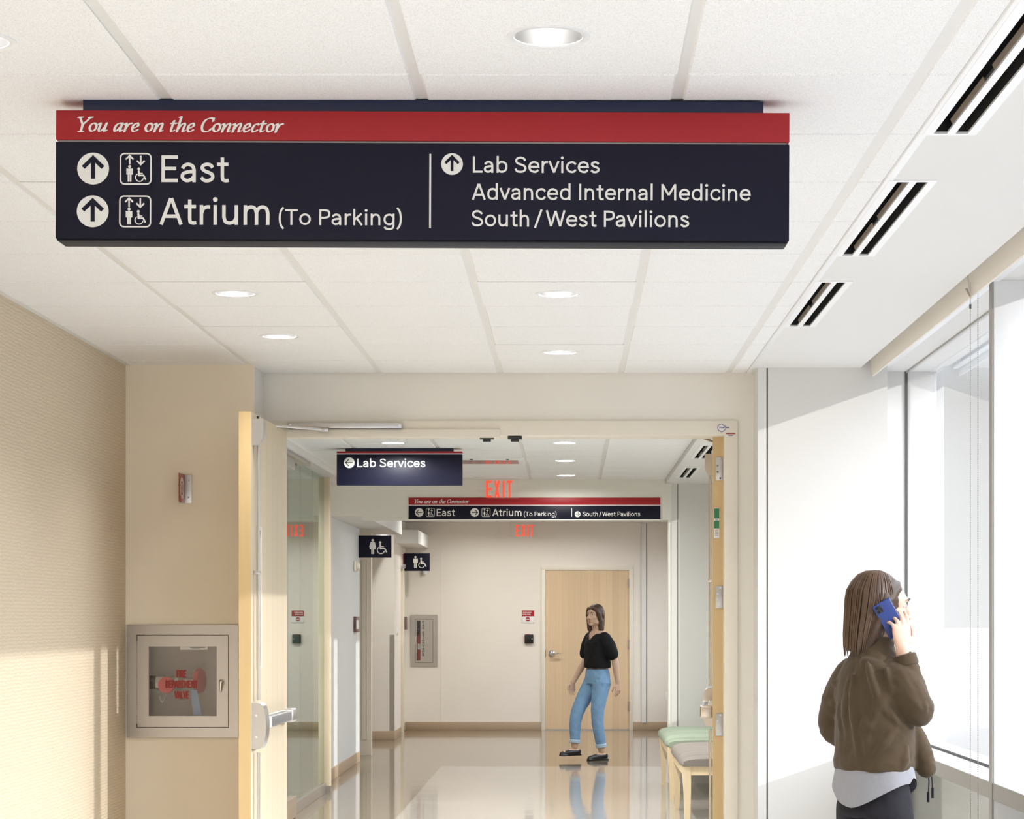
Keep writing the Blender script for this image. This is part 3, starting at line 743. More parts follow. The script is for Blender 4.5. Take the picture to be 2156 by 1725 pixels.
mb = MB(); mb.box(-4.5, -4.4, 19.5, 27, 0, HCC+.2); mb.box(-4.4, XW-.1, 22.2, 22.3, 0, HCC+.2); structure('wall_alcove_end', mb, 'pinkwall')
mb = MB(); mb.box(-4.4, XW, 22.3, 26.4, CH+.93, CH+1.0); structure('ceiling_alcove', mb, 'gyp')
mb = MB(); mb.box(XW-.4, -1.86, YB+.2, 23.95, CH+.92, CH+1.083); structure('ceiling_soffit_restroom', mb, 'white')
mb = MB(); mb.box(XW-.4, -1.868, 26.62, YE, CH+.92, CH+1.083); structure('ceiling_soffit_recess', mb, 'white')
ex0, ex1, ez0, ez1 = PX(874, YE), PX(912, YE), PZ(1396, YE), PZ(1304, YE)
dx0, dx1, dz1 = PX(1148, YE), PX(1325, YE), PZ(1200, YE)
mb = MB()          # end wall with door opening and cabinet recess
Y1 = YE+.06
mb.box(-2.6, ex0, YE, Y1, 0, HCC+.2); mb.box(ex0, ex1, YE, Y1, 0, ez0); mb.box(ex0, ex1, YE, Y1, ez1, HCC+.2)
mb.box(ex1, dx0-.02, YE, Y1, 0, HCC+.2); mb.box(dx0-.02, dx1+.02, YE, Y1, dz1+.02, HCC+.2); mb.box(dx1+.02, 2.2, YE, Y1, 0, HCC+.2)
structure('wall_end', mb, 'pinkwall')
mb = MB(); mb.box(PX(929, YE)-.004, PX(929, YE)+.004, YE-.004, YE, .1, HCC); structure('trim_6', mb, 'pinkwall')
mb = MB(); mb.box(PX(1351, YE), PX(1360.3, YE), YE-.02, YE, .1, PZ(1103, YE)); structure('trim_7', mb, 'white')
mb = MB(); mb.box(PX(1360.3, YE), PX(1361.6, YE), YE-.008, YE, .1, PZ(1103, YE)); structure('trim_8', mb, 'gasket')
mb = MB(); mb.box(1.75, 1.85, YB+.2, YE+.1, 0, .9); mb.box(1.75, 1.85, YB+.2, YE+.1, 2.62, HCC+.3)
for ya in (YB+.2, 22.4, 25.2, 28.2): mb.box(1.75, 1.85, ya, ya+.4, .9, 2.62)
structure('wall_right_end', mb, 'pinkwall')
mb = MB(); mb.box(1.79, 1.80, YB+.5, 28.3, .9, 2.62); structure('added_fill_window', mb, 'glass')  # added glazing, lets sky light fill the end corridor
mb = MB(); mb.box(7.0, 9.0, 18.0, 36.0, -.4, 4.4); structure('added_sun_blocker', mb, 'white')  # unseen block added to keep direct sun out of the end corridor
mb = MB(); mb.box(.94, 1.8, YB+.2, YE, HCC-.002, HCC+.05); structure('ceiling_soffit_end', mb, 'gyp')
# room behind the partition
mb = MB(); mb.box(-6.0, -5.9, YS, YB+.2, 0, HC); mb.box(-6, XL+.02, 18.42, 18.5, 0, HC); mb.box(-6, XL-.05, YS+.05, YS+.15, 0, HC); mb.box(-6, XL-.06, YS+.1, YB+.1, HC-.05, HC)
structure('wall_office', mb, 'room')

# ---- base boards
def baseb(n, x0, x1, y0, y1, h=.108):
    mb = MB(); mb.box(x0, x1, y0, y1, 0, h, b=.002)
    o = structure('baseboard_%s' % n, mb, 'base')
baseb('end_left', XW, PX(1140, YE), YE-.012, YE); baseb('end_right', PX(1332, YE), 1.75, YE-.012, YE)
baseb('left', XW, XW+.01, 18.45, 22.38); baseb('alcove', -4.4, -2.128, 26.288, 26.30); baseb('alcove_side', -2.137, -2.127, 26.29, 27.30)
baseb('left_end', XW, XW+.01, 28.2, YE); baseb('recess', XL, -1.55, YJ-.01, YJ); baseb('left_near', XL, XL+.01, Y0, YJ)

# ---- smoke door frame (door_1) with its two open leaves (door_2, door_3)
df = root('door_1', ((JL+JR)/2, YS, 0), 'cream steel frame of the double smoke door', 'door frame', kind='structure')
mb = MB(); x0f, x1f = -1.55, PX(1553, 10.95)
mb.box(x0f, x1f, YS-.02, YS+.20, FB, FT, b=.002)
mb.box(x0f, PX(1053, 10.95), YS-.035, YS-.012, FB-.012, FB+.03, b=.003); mb.build('header', 'frame', df)
mb = MB(); mb.box(JR, x1f, YS-.02, YS+.20, 0, FB, b=.001); mb.build('jamb', 'frame', df)
mb = MB(); mb.box(x0f, JL, YS-.02, YS+.20, 0, FB, b=.001); mb.build('jamb', 'frame', df)
for px in (1025, 1084):
    mb = MB(); xc = PX(px, YS)
    mb.box(xc-.036, xc+.036, YS-.005, YS+.03, FB-.017, FB-.001, b=.003); mb.box(xc-.020, xc+.020, YS-.003, YS+.025, FB-.030, FB-.014, b=.002)
    mb.build('latch_strike', 'dark', df)
fl = Flat(); Yf = YS-.0215                      # smoke-door sticker
um = lambda px: PX(px, Yf); vm = lambda py: PZ(py, Yf)
mp = lambda u, v: (u, Yf, v); mp1 = lambda u, v: (u, Yf-.0006, v); mp2 = lambda u, v: (u, Yf-.0012, v)
cloud = crom([(um(a), vm(b)) for a, b in ((1512, 897), (1514.5, 895), (1519, 892.8), (1523, 896), (1527, 898.5), (1528, 902.5), (1525, 906), (1520, 909.5), (1516, 908), (1512.5, 905.5), (1511.5, 901))], 6, True)
fl.poly([(p[0]*1.0, p[1]) for p in cloud]); st = fl.build('cloud_sticker', 'paper', df, mp)
fl = Flat(); fl.stroke(cloud, .0028, closed=True); text(fl, 'Smoke Door', um(1514), um(1536), vm(902), .0085, .17); fl.build('lettering', 'blueink', st, mp1)
fl = Flat(); fl.rect(um(1529), vm(919), um(1548), vm(912)); sr = fl.build('warning_sticker', 'paper', df, mp)
fl = Flat(); fl.rect(um(1529), vm(914.6), um(1548), vm(912.4)); fl.build('red_band', 'textred', sr, mp1)
fl = Flat()
for k, (a, b) in enumerate(((1532, 1545), (1534, 1543))): fl.rect(um(a), vm(916.6+k*1.4), um(b), vm(915.7+k*1.4))
fl.build('printed_lines', 'greyink', sr, mp1)
# closer track and arm over the left leaf
ct = root('door_closer', (PX(725, 10.9), YS-.04, 2.42), 'grey slide-track door closer on the header over the left leaf', 'door closer')
mb = MB(); mb.box(PX(605, 10.92), PX(846, 10.92), YS-.05, YS-.021, PZ(902, 10.92), PZ(890, 10.92), b=.003); mb.build('track', 'silver', ct)
for px in (610, 841):
    mb = MB(); mb.cyl((PX(px, 10.9), YS-.053, PZ(896, 10.92)), (PX(px, 10.9), YS-.048, PZ(896, 10.92)), .006, n=14); mb.build('screw', 'chrome', ct)
mb = MB(); mb.tube([(PX(566, 10.5), YS-.40, PZ(893, 10.5)), (PX(640, 10.85), YS-.12, PZ(901, 10.85)), (PX(684, 10.9), YS-.064, PZ(905, 10.9))], .007, 10); mb.build('arm', 'silver', ct)
mb = MB(); mb.box(PX(672, 10.9), PX(692, 10.9), YS-.078, YS-.05, PZ(909, 10.9), PZ(902, 10.9), b=.003); mb.build('slide_block', 'silver', ct)

def hinge(parent, x0, x1, y, z0, z1, m):
    mb = MB(); mb.box(x0, x1, y-.003, y, z0, z1, b=.001)
    mb.cyl((x1, y-.004, z0), (x1, y-.004, z1), .006, n=12)
    h = mb.build('hinge', m, parent)
    for k in range(4):
        mb = MB(); zz = z0+(z1-z0)*(.1+.27*k); xx = x0+(x1-x0)*(.6 if k in (0, 3) else .27)
        mb.cyl((xx, y-.0045, zz), (xx, y-.0025, zz), .0055, n=12); mb.build('screw', 'chrome', h)

def leaf(name, label, loc, rz, dirn, metal, lat_side):
    """leaf in local coordinates: hinge at the origin, corridor face toward +-x, running along local y*dirn"""
    L, T, H = 1.075, .055, 2.415
    rt = root(name, loc, label, 'door', kind='structure')
    ORG[rt.name] = (0, 0, 0)
    s = lat_side                       # +1 corridor face looks to +x, -1 to -x
    W, E = 'woodface', 'woodedge'
    y = lambda t: dirn*t
    ly0, ly1, lz0, lz1 = .835, .915, PZ(1405, 10.05), PZ(1114, 10.05)
    if name != 'door_2': ly0, ly1, lz0, lz1 = .70, .80, 1.3, 1.9
    mb = MB(); mb.mi = 0
    def bx(t0, t1, z0, z1): mb.box(-s*T, 0, y(t0), y(t1), z0, z1)
    bx(.0, ly0, .01, H); bx(ly1, L, .01, H); bx(ly0, ly1, .01, lz0); bx(ly0, ly1, lz1, H)
    bmesh.ops.remove_doubles(mb.bm, verts=mb.bm.verts, dist=1e-5)
    sl = mb.build('slab', W, rt, smooth=0)
    for nm, t0, t1 in (('edge_band', L, L+.0012), ('edge_band', -.0012, 0)):
        mb = MB(); mb.box(-s*T, 0, y(t0), y(t1), .01, H); mb.build(nm, E, sl, smooth=0)
    mb = MB()                          # vision lite
    for a, b, c, d in ((ly0-.012, ly0+.006, lz0-.012, lz1+.012), (ly1-.006, ly1+.012, lz0-.012, lz1+.012), (ly0, ly1, lz0-.012, lz0+.006), (ly0, ly1, lz1-.006, lz1+.012)):
        mb.box(s*.010, s*.0, y(a), y(b), c, d, b=.002)
    v = mb.build('vision_frame', 'frame', rt)
    mb = MB(); mb.box(-s*.03, -s*.024, y(ly0), y(ly1), lz0, lz1); mb.build('vision_glass', 'glass', v)
    # vertical rod exit device
    mapc = lambda u, w, d: (s*u, y(d), w)
    yr = L-.075
    zt0, zt1 = 2.288, 2.385
    mb = MB(); prof = [(0, zt1), (.048, zt1), (.052, zt1-.005), (.052, zt1-.055)]+[(.052-.034*(1-math.cos(q)), zt1-.055-.066*math.sin(q)) for q in [k*PI/2/6 for k in range(1, 6)]]+[(.012, zt0-.024), (0, zt0-.024)]
    mb.prism(prof, mapc, yr-.03, yr+.045); mb.build('top_latch_case', metal, rt, smooth=40)
    mb = MB(); mb.cyl((s*.020, y(yr), zt1), (s*.020, y(yr), zt1+.016), .006, n=12); mb.build('latch_bolt', 'dark', rt)
    mb = MB(); mb.cyl((s*.022, y(yr), 1.10), (s*.022, y(yr), zt0-.022), .0075, n=16); mb.build('vertical_rod', metal, rt)
    mb = MB(); mb.cyl((s*.022, y(yr), .10), (s*.022, y(yr), .86), .0075, n=16); mb.build('vertical_rod', metal, rt)
    mb = MB(); mb.box(0, s*.034, y(yr-.012), y(yr+.012), 1.675, 1.692, b=.002); mb.build('rod_guide', metal, rt)
    zc0, zc1 = .878, 1.088
    mb = MB(); zm = (zc0+zc1)/2
    prof = [(0, zc1), (.030, zc1)]+[(.030+.036*math.cos(q)**.8 if math.cos(q) > 0 else .03, zm+(zc1-zm)*math.sin(q)) for q in [PI/2*(1-k/9) for k in range(1, 18)]]+[(.030, zc0), (0, zc0)]
    mb.prism(prof, mapc, yr-.05, yr+.055); hc = mb.build('exit_device_case', metal, rt, smooth=40)
    for zz in (zm+.048, zm-.05):
        mb = MB(); mb.cyl((s*.022, y(yr+.054), zz), (s*.022, y(yr+.0575), zz), .0055, n=12); mb.build('screw', 'chrome', hc)
    mb = MB(); mb.box(0, s*.028, y(.10), y(yr-.05), .962, 1.022, b=.004); mb.build('bar_rail', metal, rt)
    mb = MB(); mb.box(s*.026, s*.058, y(.22), y(yr-.13), .968, 1.018, b=.008, seg=3); mb.build('push_bar', 'pushgrey', rt)
    mb = MB(); mb.box(s*.024, s*.062, y(yr-.15), y(yr-.12), .966, 1.020, b=.010, seg=3); mb.build('bar_end_cap', 'whitemetal', rt)
    mb = MB(); mb.box(0, s*.066, y(.09), y(.22), .960, 1.026, b=.012, seg=3); mb.build('bar_end_bracket', metal, rt)
    return rt
lf = leaf('door_2', 'maple smoke door leaf swung toward us, left of the opening', (-1.429, YS-.022, 0), 0, -1, 'silver', 1)
lf.rotation_euler.z = -math.asin(.024/1.07)
ra = math.radians(4.2)
rf = leaf('door_3', 'maple smoke door leaf swung away, seen edge-on at the right of the opening', (.724, YS+.085, 0), 0, 1, 'bronze', -1)
rf.rotation_euler.z = -ra
for a, b in ((963, 1012), (1234, 1281), (1502, 1550)):
    hinge(rf, .014, .056, -.002, PZ(b, 11.05), PZ(a, 11.05), 'satin')
lb = MB(); lb.box(.007, .034, -.004, -.0025, PZ(1133, 11.05), PZ(1070, 11.05), b=.0006); lab = lb.build('edge_label', 'paper', rf)
fl = Flat(); zz = lambda py: PZ(py, 11.05)
for a, b in ((1092, 1071), (1113, 1097)): fl.rect(.008, zz(a), .033, zz(b))
fl.build('green_band', 'green', lab, lambda u, v: (u, -.0045, v))
fl = Flat()
for k in range(6): fl.rect(.012, zz(1116.5+2.4*k), .029, zz(1117.4+2.4*k-1.6))
for k in range(5): fl.rect(.013, zz(1093.3+.7*k), .028, zz(1093.6+.7*k))
fl.build('printed_lines', 'greyink', lab, lambda u, v: (u, -.0046, v))
ca = root('door_closer', (.7, YS+.12, 2.38), 'bronze closer arm above the right leaf swung away', 'door closer')
mb = MB(); mb.tube([(PX(1451, 11.1), YS+.10, PZ(917.5, 11.1)), (PX(1475, 11.1), YS+.16, PZ(919, 11.1)), (PX(1502, 11.1), YS+.27, PZ(925, 11.1))], .0065, 10); mb.build('arm', 'bronze', ca)
mb = MB(); mb.box(PX(1492, 11.1), PX(1503, 11.1), YS+.21, YS+.30, PZ(921, 11.15), PZ(916, 11.15), b=.003); mb.build('shoe', 'dark', ca)

# ---- end door (door_4)
de = root('door_4', ((dx0+dx1)/2, YE, 0), 'maple door with cream frame in the end wall behind the walking woman', 'door', kind='structure')
mb = MB(); mb.box(dx0+.004, dx1-.004, YE+.002, YE+.047, .012, dz1-.004); mb.build('slab', 'wooddoor', de, smooth=0)
mb = MB(); fx0, fx1, fz = PX(1140, YE), PX(1332.5, YE), PZ(1192, YE)
mb.box(fx0, dx0, YE-.018, YE+.06, 0, dz1, b=.001); mb.box(dx1, fx1, YE-.018, YE+.06, 0, dz1, b=.001); mb.box(fx0, fx1, YE-.018, YE+.06, dz1, fz, b=.001)
mb.build('door_frame', 'frame', de)
for a, b in ((1219, 1239), (1348, 1368), (1477, 1498)):
    mb = MB(); mb.cyl((dx1-.002, YE-.012, PZ(b, YE)), (dx1-.002, YE-.012, PZ(a, YE)), .011, n=12); mb.build('hinge', 'satin', de)
mb = MB(); lx, lz = PX(1161, YE), PZ(1376, YE)
mb.lathe((lx, YE+.002, lz), [(0, -.02), (.028, -.02), (.043, -.012), (.046, 0)], 32, 'Y'); mb.tube([(lx, YE, lz), (lx, YE-.055, lz)], .014, 14)
mb.tube([(lx, YE-.052, lz), (lx+.03, YE-.055, lz), (lx+.125, YE-.05, lz)], [.014, .012, .008], 12, flat=1.0); mb.fix(); mb.build('lever_handle', 'chrome', de)
mb = MB(); mb.box(dx0-.003, dx0+.005, YE-.006, YE+.003, PZ(1384, YE), PZ(1369, YE)); mb.build('strike_plate', 'dark', de)
mb = MB(); mb.box(dx0, dx1, YE-.01, YE+.1, 0, .012); mb.build('threshold', 'satin', de)
mb = MB(); mb.box(dx0-.1, dx1+.1, YE+.5, YE+.6, 0, 2.4); structure('wall_behind_door', mb, 'room')

# ---- restroom door frames
d5 = root('door_5', (-2.2, 23.3, 0), 'cream frame at the women\'s restroom entrance', 'door frame', kind='structure')
mb = MB(); mb.box(-2.6, -2.137, 23.30, 23.42, 0, CH+.92, b=.002); mb.build('jamb', 'frame', d5)
mb = MB(); mb.box(-2.24, -2.19, 23.29, 23.30, .17, PZ(1180, 23.3), b=.003); mb.build('panel_strip', 'beige', d5)
mb = MB(); mb.box(-2.19, -2.178, 23.286, 23.30, .17, PZ(1180, 23.3), b=.003); mb.build('stop_strip', 'frame', d5)
d6 = root('door_6', (XW, 27.7, 0), 'men\'s restroom door and cream frame in the left wall near the end', 'door', kind='structure')
mb = MB(); mb.box(XW-.1, XW+.02, 27.30, 27.38, 0, 2.10, b=.001); mb.box(XW-.1, XW+.02, 28.10, 28.18, 0, 2.10, b=.001); mb.box(XW-.1, XW+.02, 27.30, 28.18, 2.10, 2.17, b=.003); mb.build('door_frame', 'frame', d6)
mb = MB(); mb.box(XW-.06, XW-.02, 27.38, 28.10, .01, 2.10); mb.build('slab', 'woodface', d6)
mb = MB(); mb.box(XW, XW+.06, 27.40, 27.9, 2.115, 2.165, b=.005); mb.build('closer', 'silver', d6)

# ---- glass partition of the second zone
gp = root('window_3', (-2.08, 15.2, 0), 'full-height greenish glass partition left of the far corridor', 'window', kind='structure')
XP = -2.08; ZP = CH+1.19
js = [YS+.2, 14.3, 15.95, 16.70, 17.50, 18.29]
for a, b in zip(js[:-1], js[1:]):
    mb = MB(); mb.box(XP-.006, XP+.006, a+.003, b-.003, .09, ZP); mb.build('pane', 'greenglass', gp)
mb = MB(); mb.box(XP-.03, XP+.02, YS+.2, 18.29, 0, .09, b=.003); mb.build('base_rail', 'satin', gp)
mb = MB(); mb.box(XP-.01, XP+.05, 14.9, 16.1, .005, .16, b=.004); mb.build('door_rail', 'bronze', gp)
mb = MB(); mb.box(XP-.10, -2.026, 18.29, 18.40, .06, ZP, b=.003); mb.build('timber_post', 'woodface', gp)
mb = MB(); mb.box(XP-.05, -2.02, 18.285, 18.40, 0, .06); mb.build('post_shoe', 'satin', gp)
op = root('sliding_door_operator', (-2.03, 15.5, CH+1.19), 'slim aluminium track and box at the top of the glass partition', 'door operator')
mb = MB(); mb.box(-2.06, -1.985, 12.5, 16.6, ZP-.028, ZP-.001, b=.004); mb.build('track', 'satin', op)
mb = MB(); mb.box(-2.06, -2.01, 12.6, 15.85, ZP-.11, ZP-.028, b=.004); mb.build('cover_box', 'silver', op)
# ================================================================== CEILING FITTINGS
def downlight(x, y, z, label, group, watt, spread=115, zl=.094, first=[None]):
    if first[0] is None:
        rt = root('downlight', (0, 0, 0), label, 'downlight')
        mb = MB(); mb.lathe((0, 0, 0), [(.0735, .004), (.0735, -.001), (.078, -.0035), (.0885, -.0025), (.0895, .0005)], 48); mb.build('trim_ring', 'whitemetal', rt, smooth=60)
        mb = MB(); mb.lathe((0, 0, 0), [(.0735, .0), (.070, .03), (.058, .075), (.048, .10)], 48); mb.build('reflector', 'chromecan', rt, smooth=60)
        mb = MB(); mb.lathe((0, 0, 0), [(.048, .10), (.03, .104), (.0005, .105)], 32); mb.build('lamp', 'lamp', rt, smooth=60)
        first[0] = rt
    else: rt = copy_tree(first[0])
    rt.location = (x, y, z); rt['label'] = label; rt['category'] = 'downlight'
    if group: rt['group'] = group
    ld = bpy.data.lights.new('downlight_lamp', 'AREA'); ld.shape = 'DISK'; ld.size = .085; ld.energy = watt; ld.color = (.985, 1.0, .985); ld.spread = math.radians(spread)
    lo = bpy.data.objects.new('downlight_beam', ld); COL.objects.link(lo); lo.parent = rt; lo.location = (0, 0, zl)
    return rt
NA = ['large round downlight above the big hanging sign, right of centre', 'round downlight right behind the big hanging sign', 'first visible downlight of the centre column just below the big hanging sign',
      'last downlight of the centre column, nearest the smoke door wall', 'round downlight cut off by the left picture edge, above the big sign', 'round downlight hidden by the left half of the big sign',
      'downlight of the left column just below the big hanging sign', 'last downlight of the left column, close to the recess wall', 'round downlight overhead in the near corridor, right', 'round downlight overhead in the near corridor, left', 'round downlight by the near corridor end, right', 'round downlight by the near corridor end, left']
for (x, y), lab in zip(DL_A, NA): downlight(x, y, HC, lab, 'downlights of the near corridor', LAMP_W*.34, 150, .07)
NB = ['downlight above the small lab services sign', 'downlight just inside the smoke doors, centre row', 'middle downlight of the centre row beyond the smoke doors', 'downlight of the centre row closest to the bulkhead', 'downlight hidden above the door header, left', 'downlight hidden above the door header, centre', 'downlight hidden behind the lab services sign']
for (x, y), lab in zip(DL_B, NB): downlight(x, y, HC, lab, 'downlights of the middle corridor', LAMP_W*(.6 if y > 18 else 2.2), 178, .012)
NC = ['downlight in the bright cove between the two soffits', 'far downlight near the end wall, left', 'far downlight near the end wall, over the maple door', 'downlight hidden behind the bulkhead sign, left', 'downlight hidden behind the bulkhead sign, right', 'downlight just behind the bulkhead']
for (x, y), lab in zip(DL_C, NC): downlight(x, y, HCC, lab, 'downlights of the end corridor', LAMP_W*1.0, 178, .012)

def diffuser(x, y0, y1, z, label, group):
    rt = root('air_diffuser', (x, (y0+y1)/2, z), label, 'air diffuser', group)
    L = x+.0
    mb = MB(); t = .004
    x0, x1 = x, x+.137
    mb.box(x0, x0+.026, y0+.02, y1-.018, z-t, z+.002); mb.box(x1-.024, x1, y0+.02, y1-.018, z-t, z+.002)
    mb.box(x0, x1, y0, y0+.02, z-t, z+.002); mb.box(x0, x1, y1-.018, y1, z-t, z+.002)
    mb.build('frame', 'whitemetal', rt)
    mb = MB(); mb.box(x0+.060, x0+.081, y0+.02, y1-.018, z-t, z+.002); mb.build('centre_bar', 'whitemetal', rt)
    mb = MB(); mb.box(x0+.026, x1-.026, y0+.01, y1-.01, z+.075, z+.085); mb.box(x0+.019, x0+.025, y0+.01, y1-.01, z+.003, z+.08); mb.box(x1-.024, x1-.0185, y0+.01, y1-.01, z+.003, z+.08)
    mb.box(x0+.026, x1-.026, y0+.008, y0+.014, z+.004, z+.08); mb.box(x0+.026, x1-.026, y1-.016, y1-.010, z+.004, z+.08); mb.box(x0+.066, x0+.074, y0+.01, y1-.01, z+.02, z+.08); mb.build('slot_box', 'slot', rt)
    ym = (y0+y1)/2
    for a, b in ((y0+.05, ym-.01), (ym+.10, y1-.10)):
        mb = MB(); P = [(x0+.062, z+.003), (x0+.057, z+.014), (x0+.054, z+.014), (x0+.059, z+.003)]
        mb.prism(P, lambda u, v, d: (u, d, v), a, b); mb.build('deflector_blade', 'deflector', rt)
    return rt
LA = ['white two-slot air diffuser overhead near the window, behind the camera side', 'largest white two-slot air diffuser, running out of the top right corner', 'middle white two-slot air diffuser in the soffit right of the big sign', 'smallest near-corridor air diffuser in the soffit, closest to the white end wall']
for (a, b), lab in zip(DIF_A, LA): diffuser(.899, a, b, HC, lab, 'air diffusers in the near soffit')
for (a, b), lab in zip(DIF_B, ['air diffuser beyond the smoke doors, partly hidden by the right leaf', 'air diffuser in the far soffit closest to the bulkhead']): diffuser(.899, a, b, HS2, lab, 'air diffusers in the far soffit')

# glossy ceiling slot beyond the doors
t = root('ceiling_slot_cover', (-.62, 17.0, HC), 'shiny metal strip cover set in the ceiling beside the lab services sign', 'ceiling strip')
mb = MB(); ya, yb = 16.80, 17.36
mb.box(-.93, PX(1105, 17), ya, yb, HC-.006, HC+.004, b=.002); mb.build('frame', 'whitemetal', t)
mb = MB(); mb.box(-.91, PX(1091, 17), ya+.13, yb-.05, HC-.009, HC-.004); mb.build('strip', 'mirrorstrip', t)
for px in (992, 1068):
    mb = MB(); mb.box(PX(px, 16.8)-.010, PX(px, 16.8)+.012, ya+.02, ya+.05, HC-.011, HC-.005); mb.build('clip', 'dark', t)

# ================================================================== HANGING SIGNS
def facing(y): return lambda u, v: (u, y, v)
# ---- the big sign
YG = 5.18
u = lambda px: PX(px, YG)
TL = 6.0/1543                                     # the sign hangs a hair out of level
v = lambda py, px=890: PZ(py-(px-890)*TL, YG)
bs = root('hanging_sign', (u(890), YG, v(372)), 'big navy and red hanging sign: You are on the Connector, East, Atrium, Lab Services', 'sign')
x0, x1 = u(118), u(1661.5)
mb = MB(); mb.box(u(173), u(1607), YG+.005, YG+.075, v(240), HC-.001, b=.001); mb.build('ceiling_mount', 'navytop', bs)
mb = MB(); mb.box(x0, x1, YG-.004, YG+.09, v(297.5), v(235.5), b=.0015); rp = mb.build('red_panel', 'red', bs)
mb = MB(); mb.box(x0+.006, x1-.006, YG+.004, YG+.08, v(303), v(296), b=.0005); mb.build('spacer_strip', 'silverpaint', bs)
mb = MB(); mb.box(x0, x1, YG-.004, YG+.09, v(505.5), v(302), b=.0015); npn = mb.build('navy_panel', 'navy', bs)
mb = MB(); mb.box(x0+.003, x1-.004, YG+.0, YG+.085, v(510), v(504.5), b=.002); mb.build('bottom_channel', 'navychannel', bs)
L1 = facing(YG-.0052); L2 = facing(YG-.0058)
px_m = YG/FPX
fl = Flat(); italic(fl, 'You are on the Connector', u(164), u(598), v(279, 380), 30.5*px_m); fl.build('italic_lettering', 'letter', rp, L1)
for cx, cy, r in ((197, 356, 33.5), (196.5, 446, 33.5), (952, 346.5, 22.8)):
    fl = Flat(); fl.disc(u(cx), v(cy, cx), r*px_m, 48); d = fl.build('arrow_disc', 'letter', npn, L1)
    fl = Flat(); arrow(fl, u(cx), v(cy, cx)-.03*r*px_m, r*px_m, 'up', .26); fl.build('arrow', 'navy', d, L2)
for a, b, c, d in ((253, 323, 320, 390), (252, 412.5, 319.5, 480)):
    fl = Flat(); lift_icon(fl, u(a), v(d, 286), u(c), v(b, 286)); fl.build('elevator_symbol', 'letter', npn, L1)
for st, a, b, base, cap in (('East', 341, 485.5, 384.8, 56.5), ('Atrium', 337, 568, 474.3, 57), ('(To Parking)', 588, 846.5, 475, 33.5), ('Lab Services', 996, 1262, 365.2, 34.5), ('Advanced Internal Medicine', 994, 1580, 422.8, 34.5), ('South/West Pavilions', 993, 1451, 478.6, 34.5)):
    fl = Flat(); text(fl, st, u(a), u(b), v(base, (a+b)/2), cap*px_m, .128 if cap > 50 else .125); fl.build('lettering', 'letter', npn, L1)
fl = Flat(); fl.rect(u(904.2), v(481.5, 906), u(908), v(325, 906)); fl.build('divider', 'letter', npn, L1)
bs.rotation_euler.y = TL

# ---- lab services sign
YL = 15.80
u = lambda px: PX(px, YL); v = lambda py: PZ(py, YL); k = YL/FPX
ls = root('hanging_sign', (u(841), YL, v(985)), 'small navy hanging sign reading Lab Services with a left arrow, beyond the smoke doors', 'sign')
mb = MB(); mb.box(u(727), u(954.5), YL+.01, YL+.07, v(952), HC-.001, b=.001); mb.build('ceiling_mount', 'navytop', ls)
mb = MB(); mb.box(u(709), u(973), YL-.003, YL+.08, v(954.8), v(950.8), b=.001); mb.build('red_strip', 'red', ls)
mb = MB(); mb.box(u(709.5), u(972.5), YL, YL+.075, v(957.6), v(954.4)); mb.build('white_strip', 'whitemetal', ls)
mb = MB(); mb.box(u(709), u(973), YL-.003, YL+.08, v(1021.7), v(957), b=.001); pn = mb.build('navy_panel', 'navy', ls)
F1 = facing(YL-.005); F2 = facing(YL-.0065)
fl = Flat(); fl.disc(u(735.5), v(974.7), 11.3*k, 40); d = fl.build('arrow_disc', 'letter', pn, F1)
fl = Flat(); arrow(fl, u(735.5)+.02*k*11, v(974.7), 11.3*k, 'left', .15); fl.build('arrow', 'navy', d, F2)
fl = Flat(); text(fl, 'Lab Services', u(752.5), u(895.5), v(984), 18*k, .135); fl.build('lettering', 'letter', pn, F1)

# ---- bulkhead sign
YK = YB-.012
u = lambda px: PX(px, YK); v = lambda py: PZ(py, YK); k = YK/FPX
ks = root('wall_sign', (u(1125), YB, v(1071)), 'long navy and red sign mounted on the bulkhead below the near EXIT sign', 'sign')
mb = MB(); mb.box(u(860.5), u(1390.3), YK, YB-.001, v(1063.6), v(1048), b=.001); rp = mb.build('red_panel', 'red', ks)
mb = MB(); mb.box(u(860.5), u(1390.3), YK-.001, YB-.001, v(1065), v(1063.4)); mb.build('white_strip', 'letter', ks)
mb = MB(); mb.box(u(860.5), u(1390.3), YK, YB-.001, v(1094), v(1064.8), b=.001); pn = mb.build('navy_panel', 'navy', ks)
mb = MB(); mb.box(u(860.5), u(1390.3), YK-.001, YB-.001, v(1095.6), v(1093.8)); mb.build('bottom_strip', 'letter', ks)
F1 = facing(YK-.003); F2 = facing(YK-.005)
fl = Flat(); italic(fl, 'You are on the Connector', u(872.7), u(988), v(1060), 8.2*k, w=.15); fl.build('italic_lettering', 'letter', rp, F1)
for cx, cy, r, w in ((882.7, 1079.3, 9.1, 'left'), (999.5, 1079.3, 9.1, 'right'), (1216, 1083, 6.2, 'right')):
    fl = Flat(); fl.disc(u(cx), v(cy), r*k, 36); d = fl.build('arrow_disc', 'letter', pn, F1)
    fl = Flat(); arrow(fl, u(cx), v(cy), r*k, w, .16); fl.build('arrow', 'navy', d, F2)
for a in (897, 1014.3):
    fl = Flat(); lift_icon(fl, u(a), v(1088.4), u(a+18.2), v(1070.2)); fl.build('elevator_symbol', 'letter', pn, F1)
for st, a, b, base, cap in (('East', 919.5, 959, 1087, 15), ('Atrium', 1036.7, 1098, 1087, 15), ('(To Parking)', 1103, 1171.7, 1087, 9.2), ('South/West Pavilions', 1226.6, 1347.8, 1087.3, 9.6)):
    fl = Flat(); text(fl, st, u(a), u(b), v(base), cap*k, .14); fl.build('lettering', 'letter', pn, F1)
fl = Flat(); fl.rect(u(1202.9), v(1088.3), u(1204.3), v(1070.5)); fl.build('divider', 'letter', pn, F1)

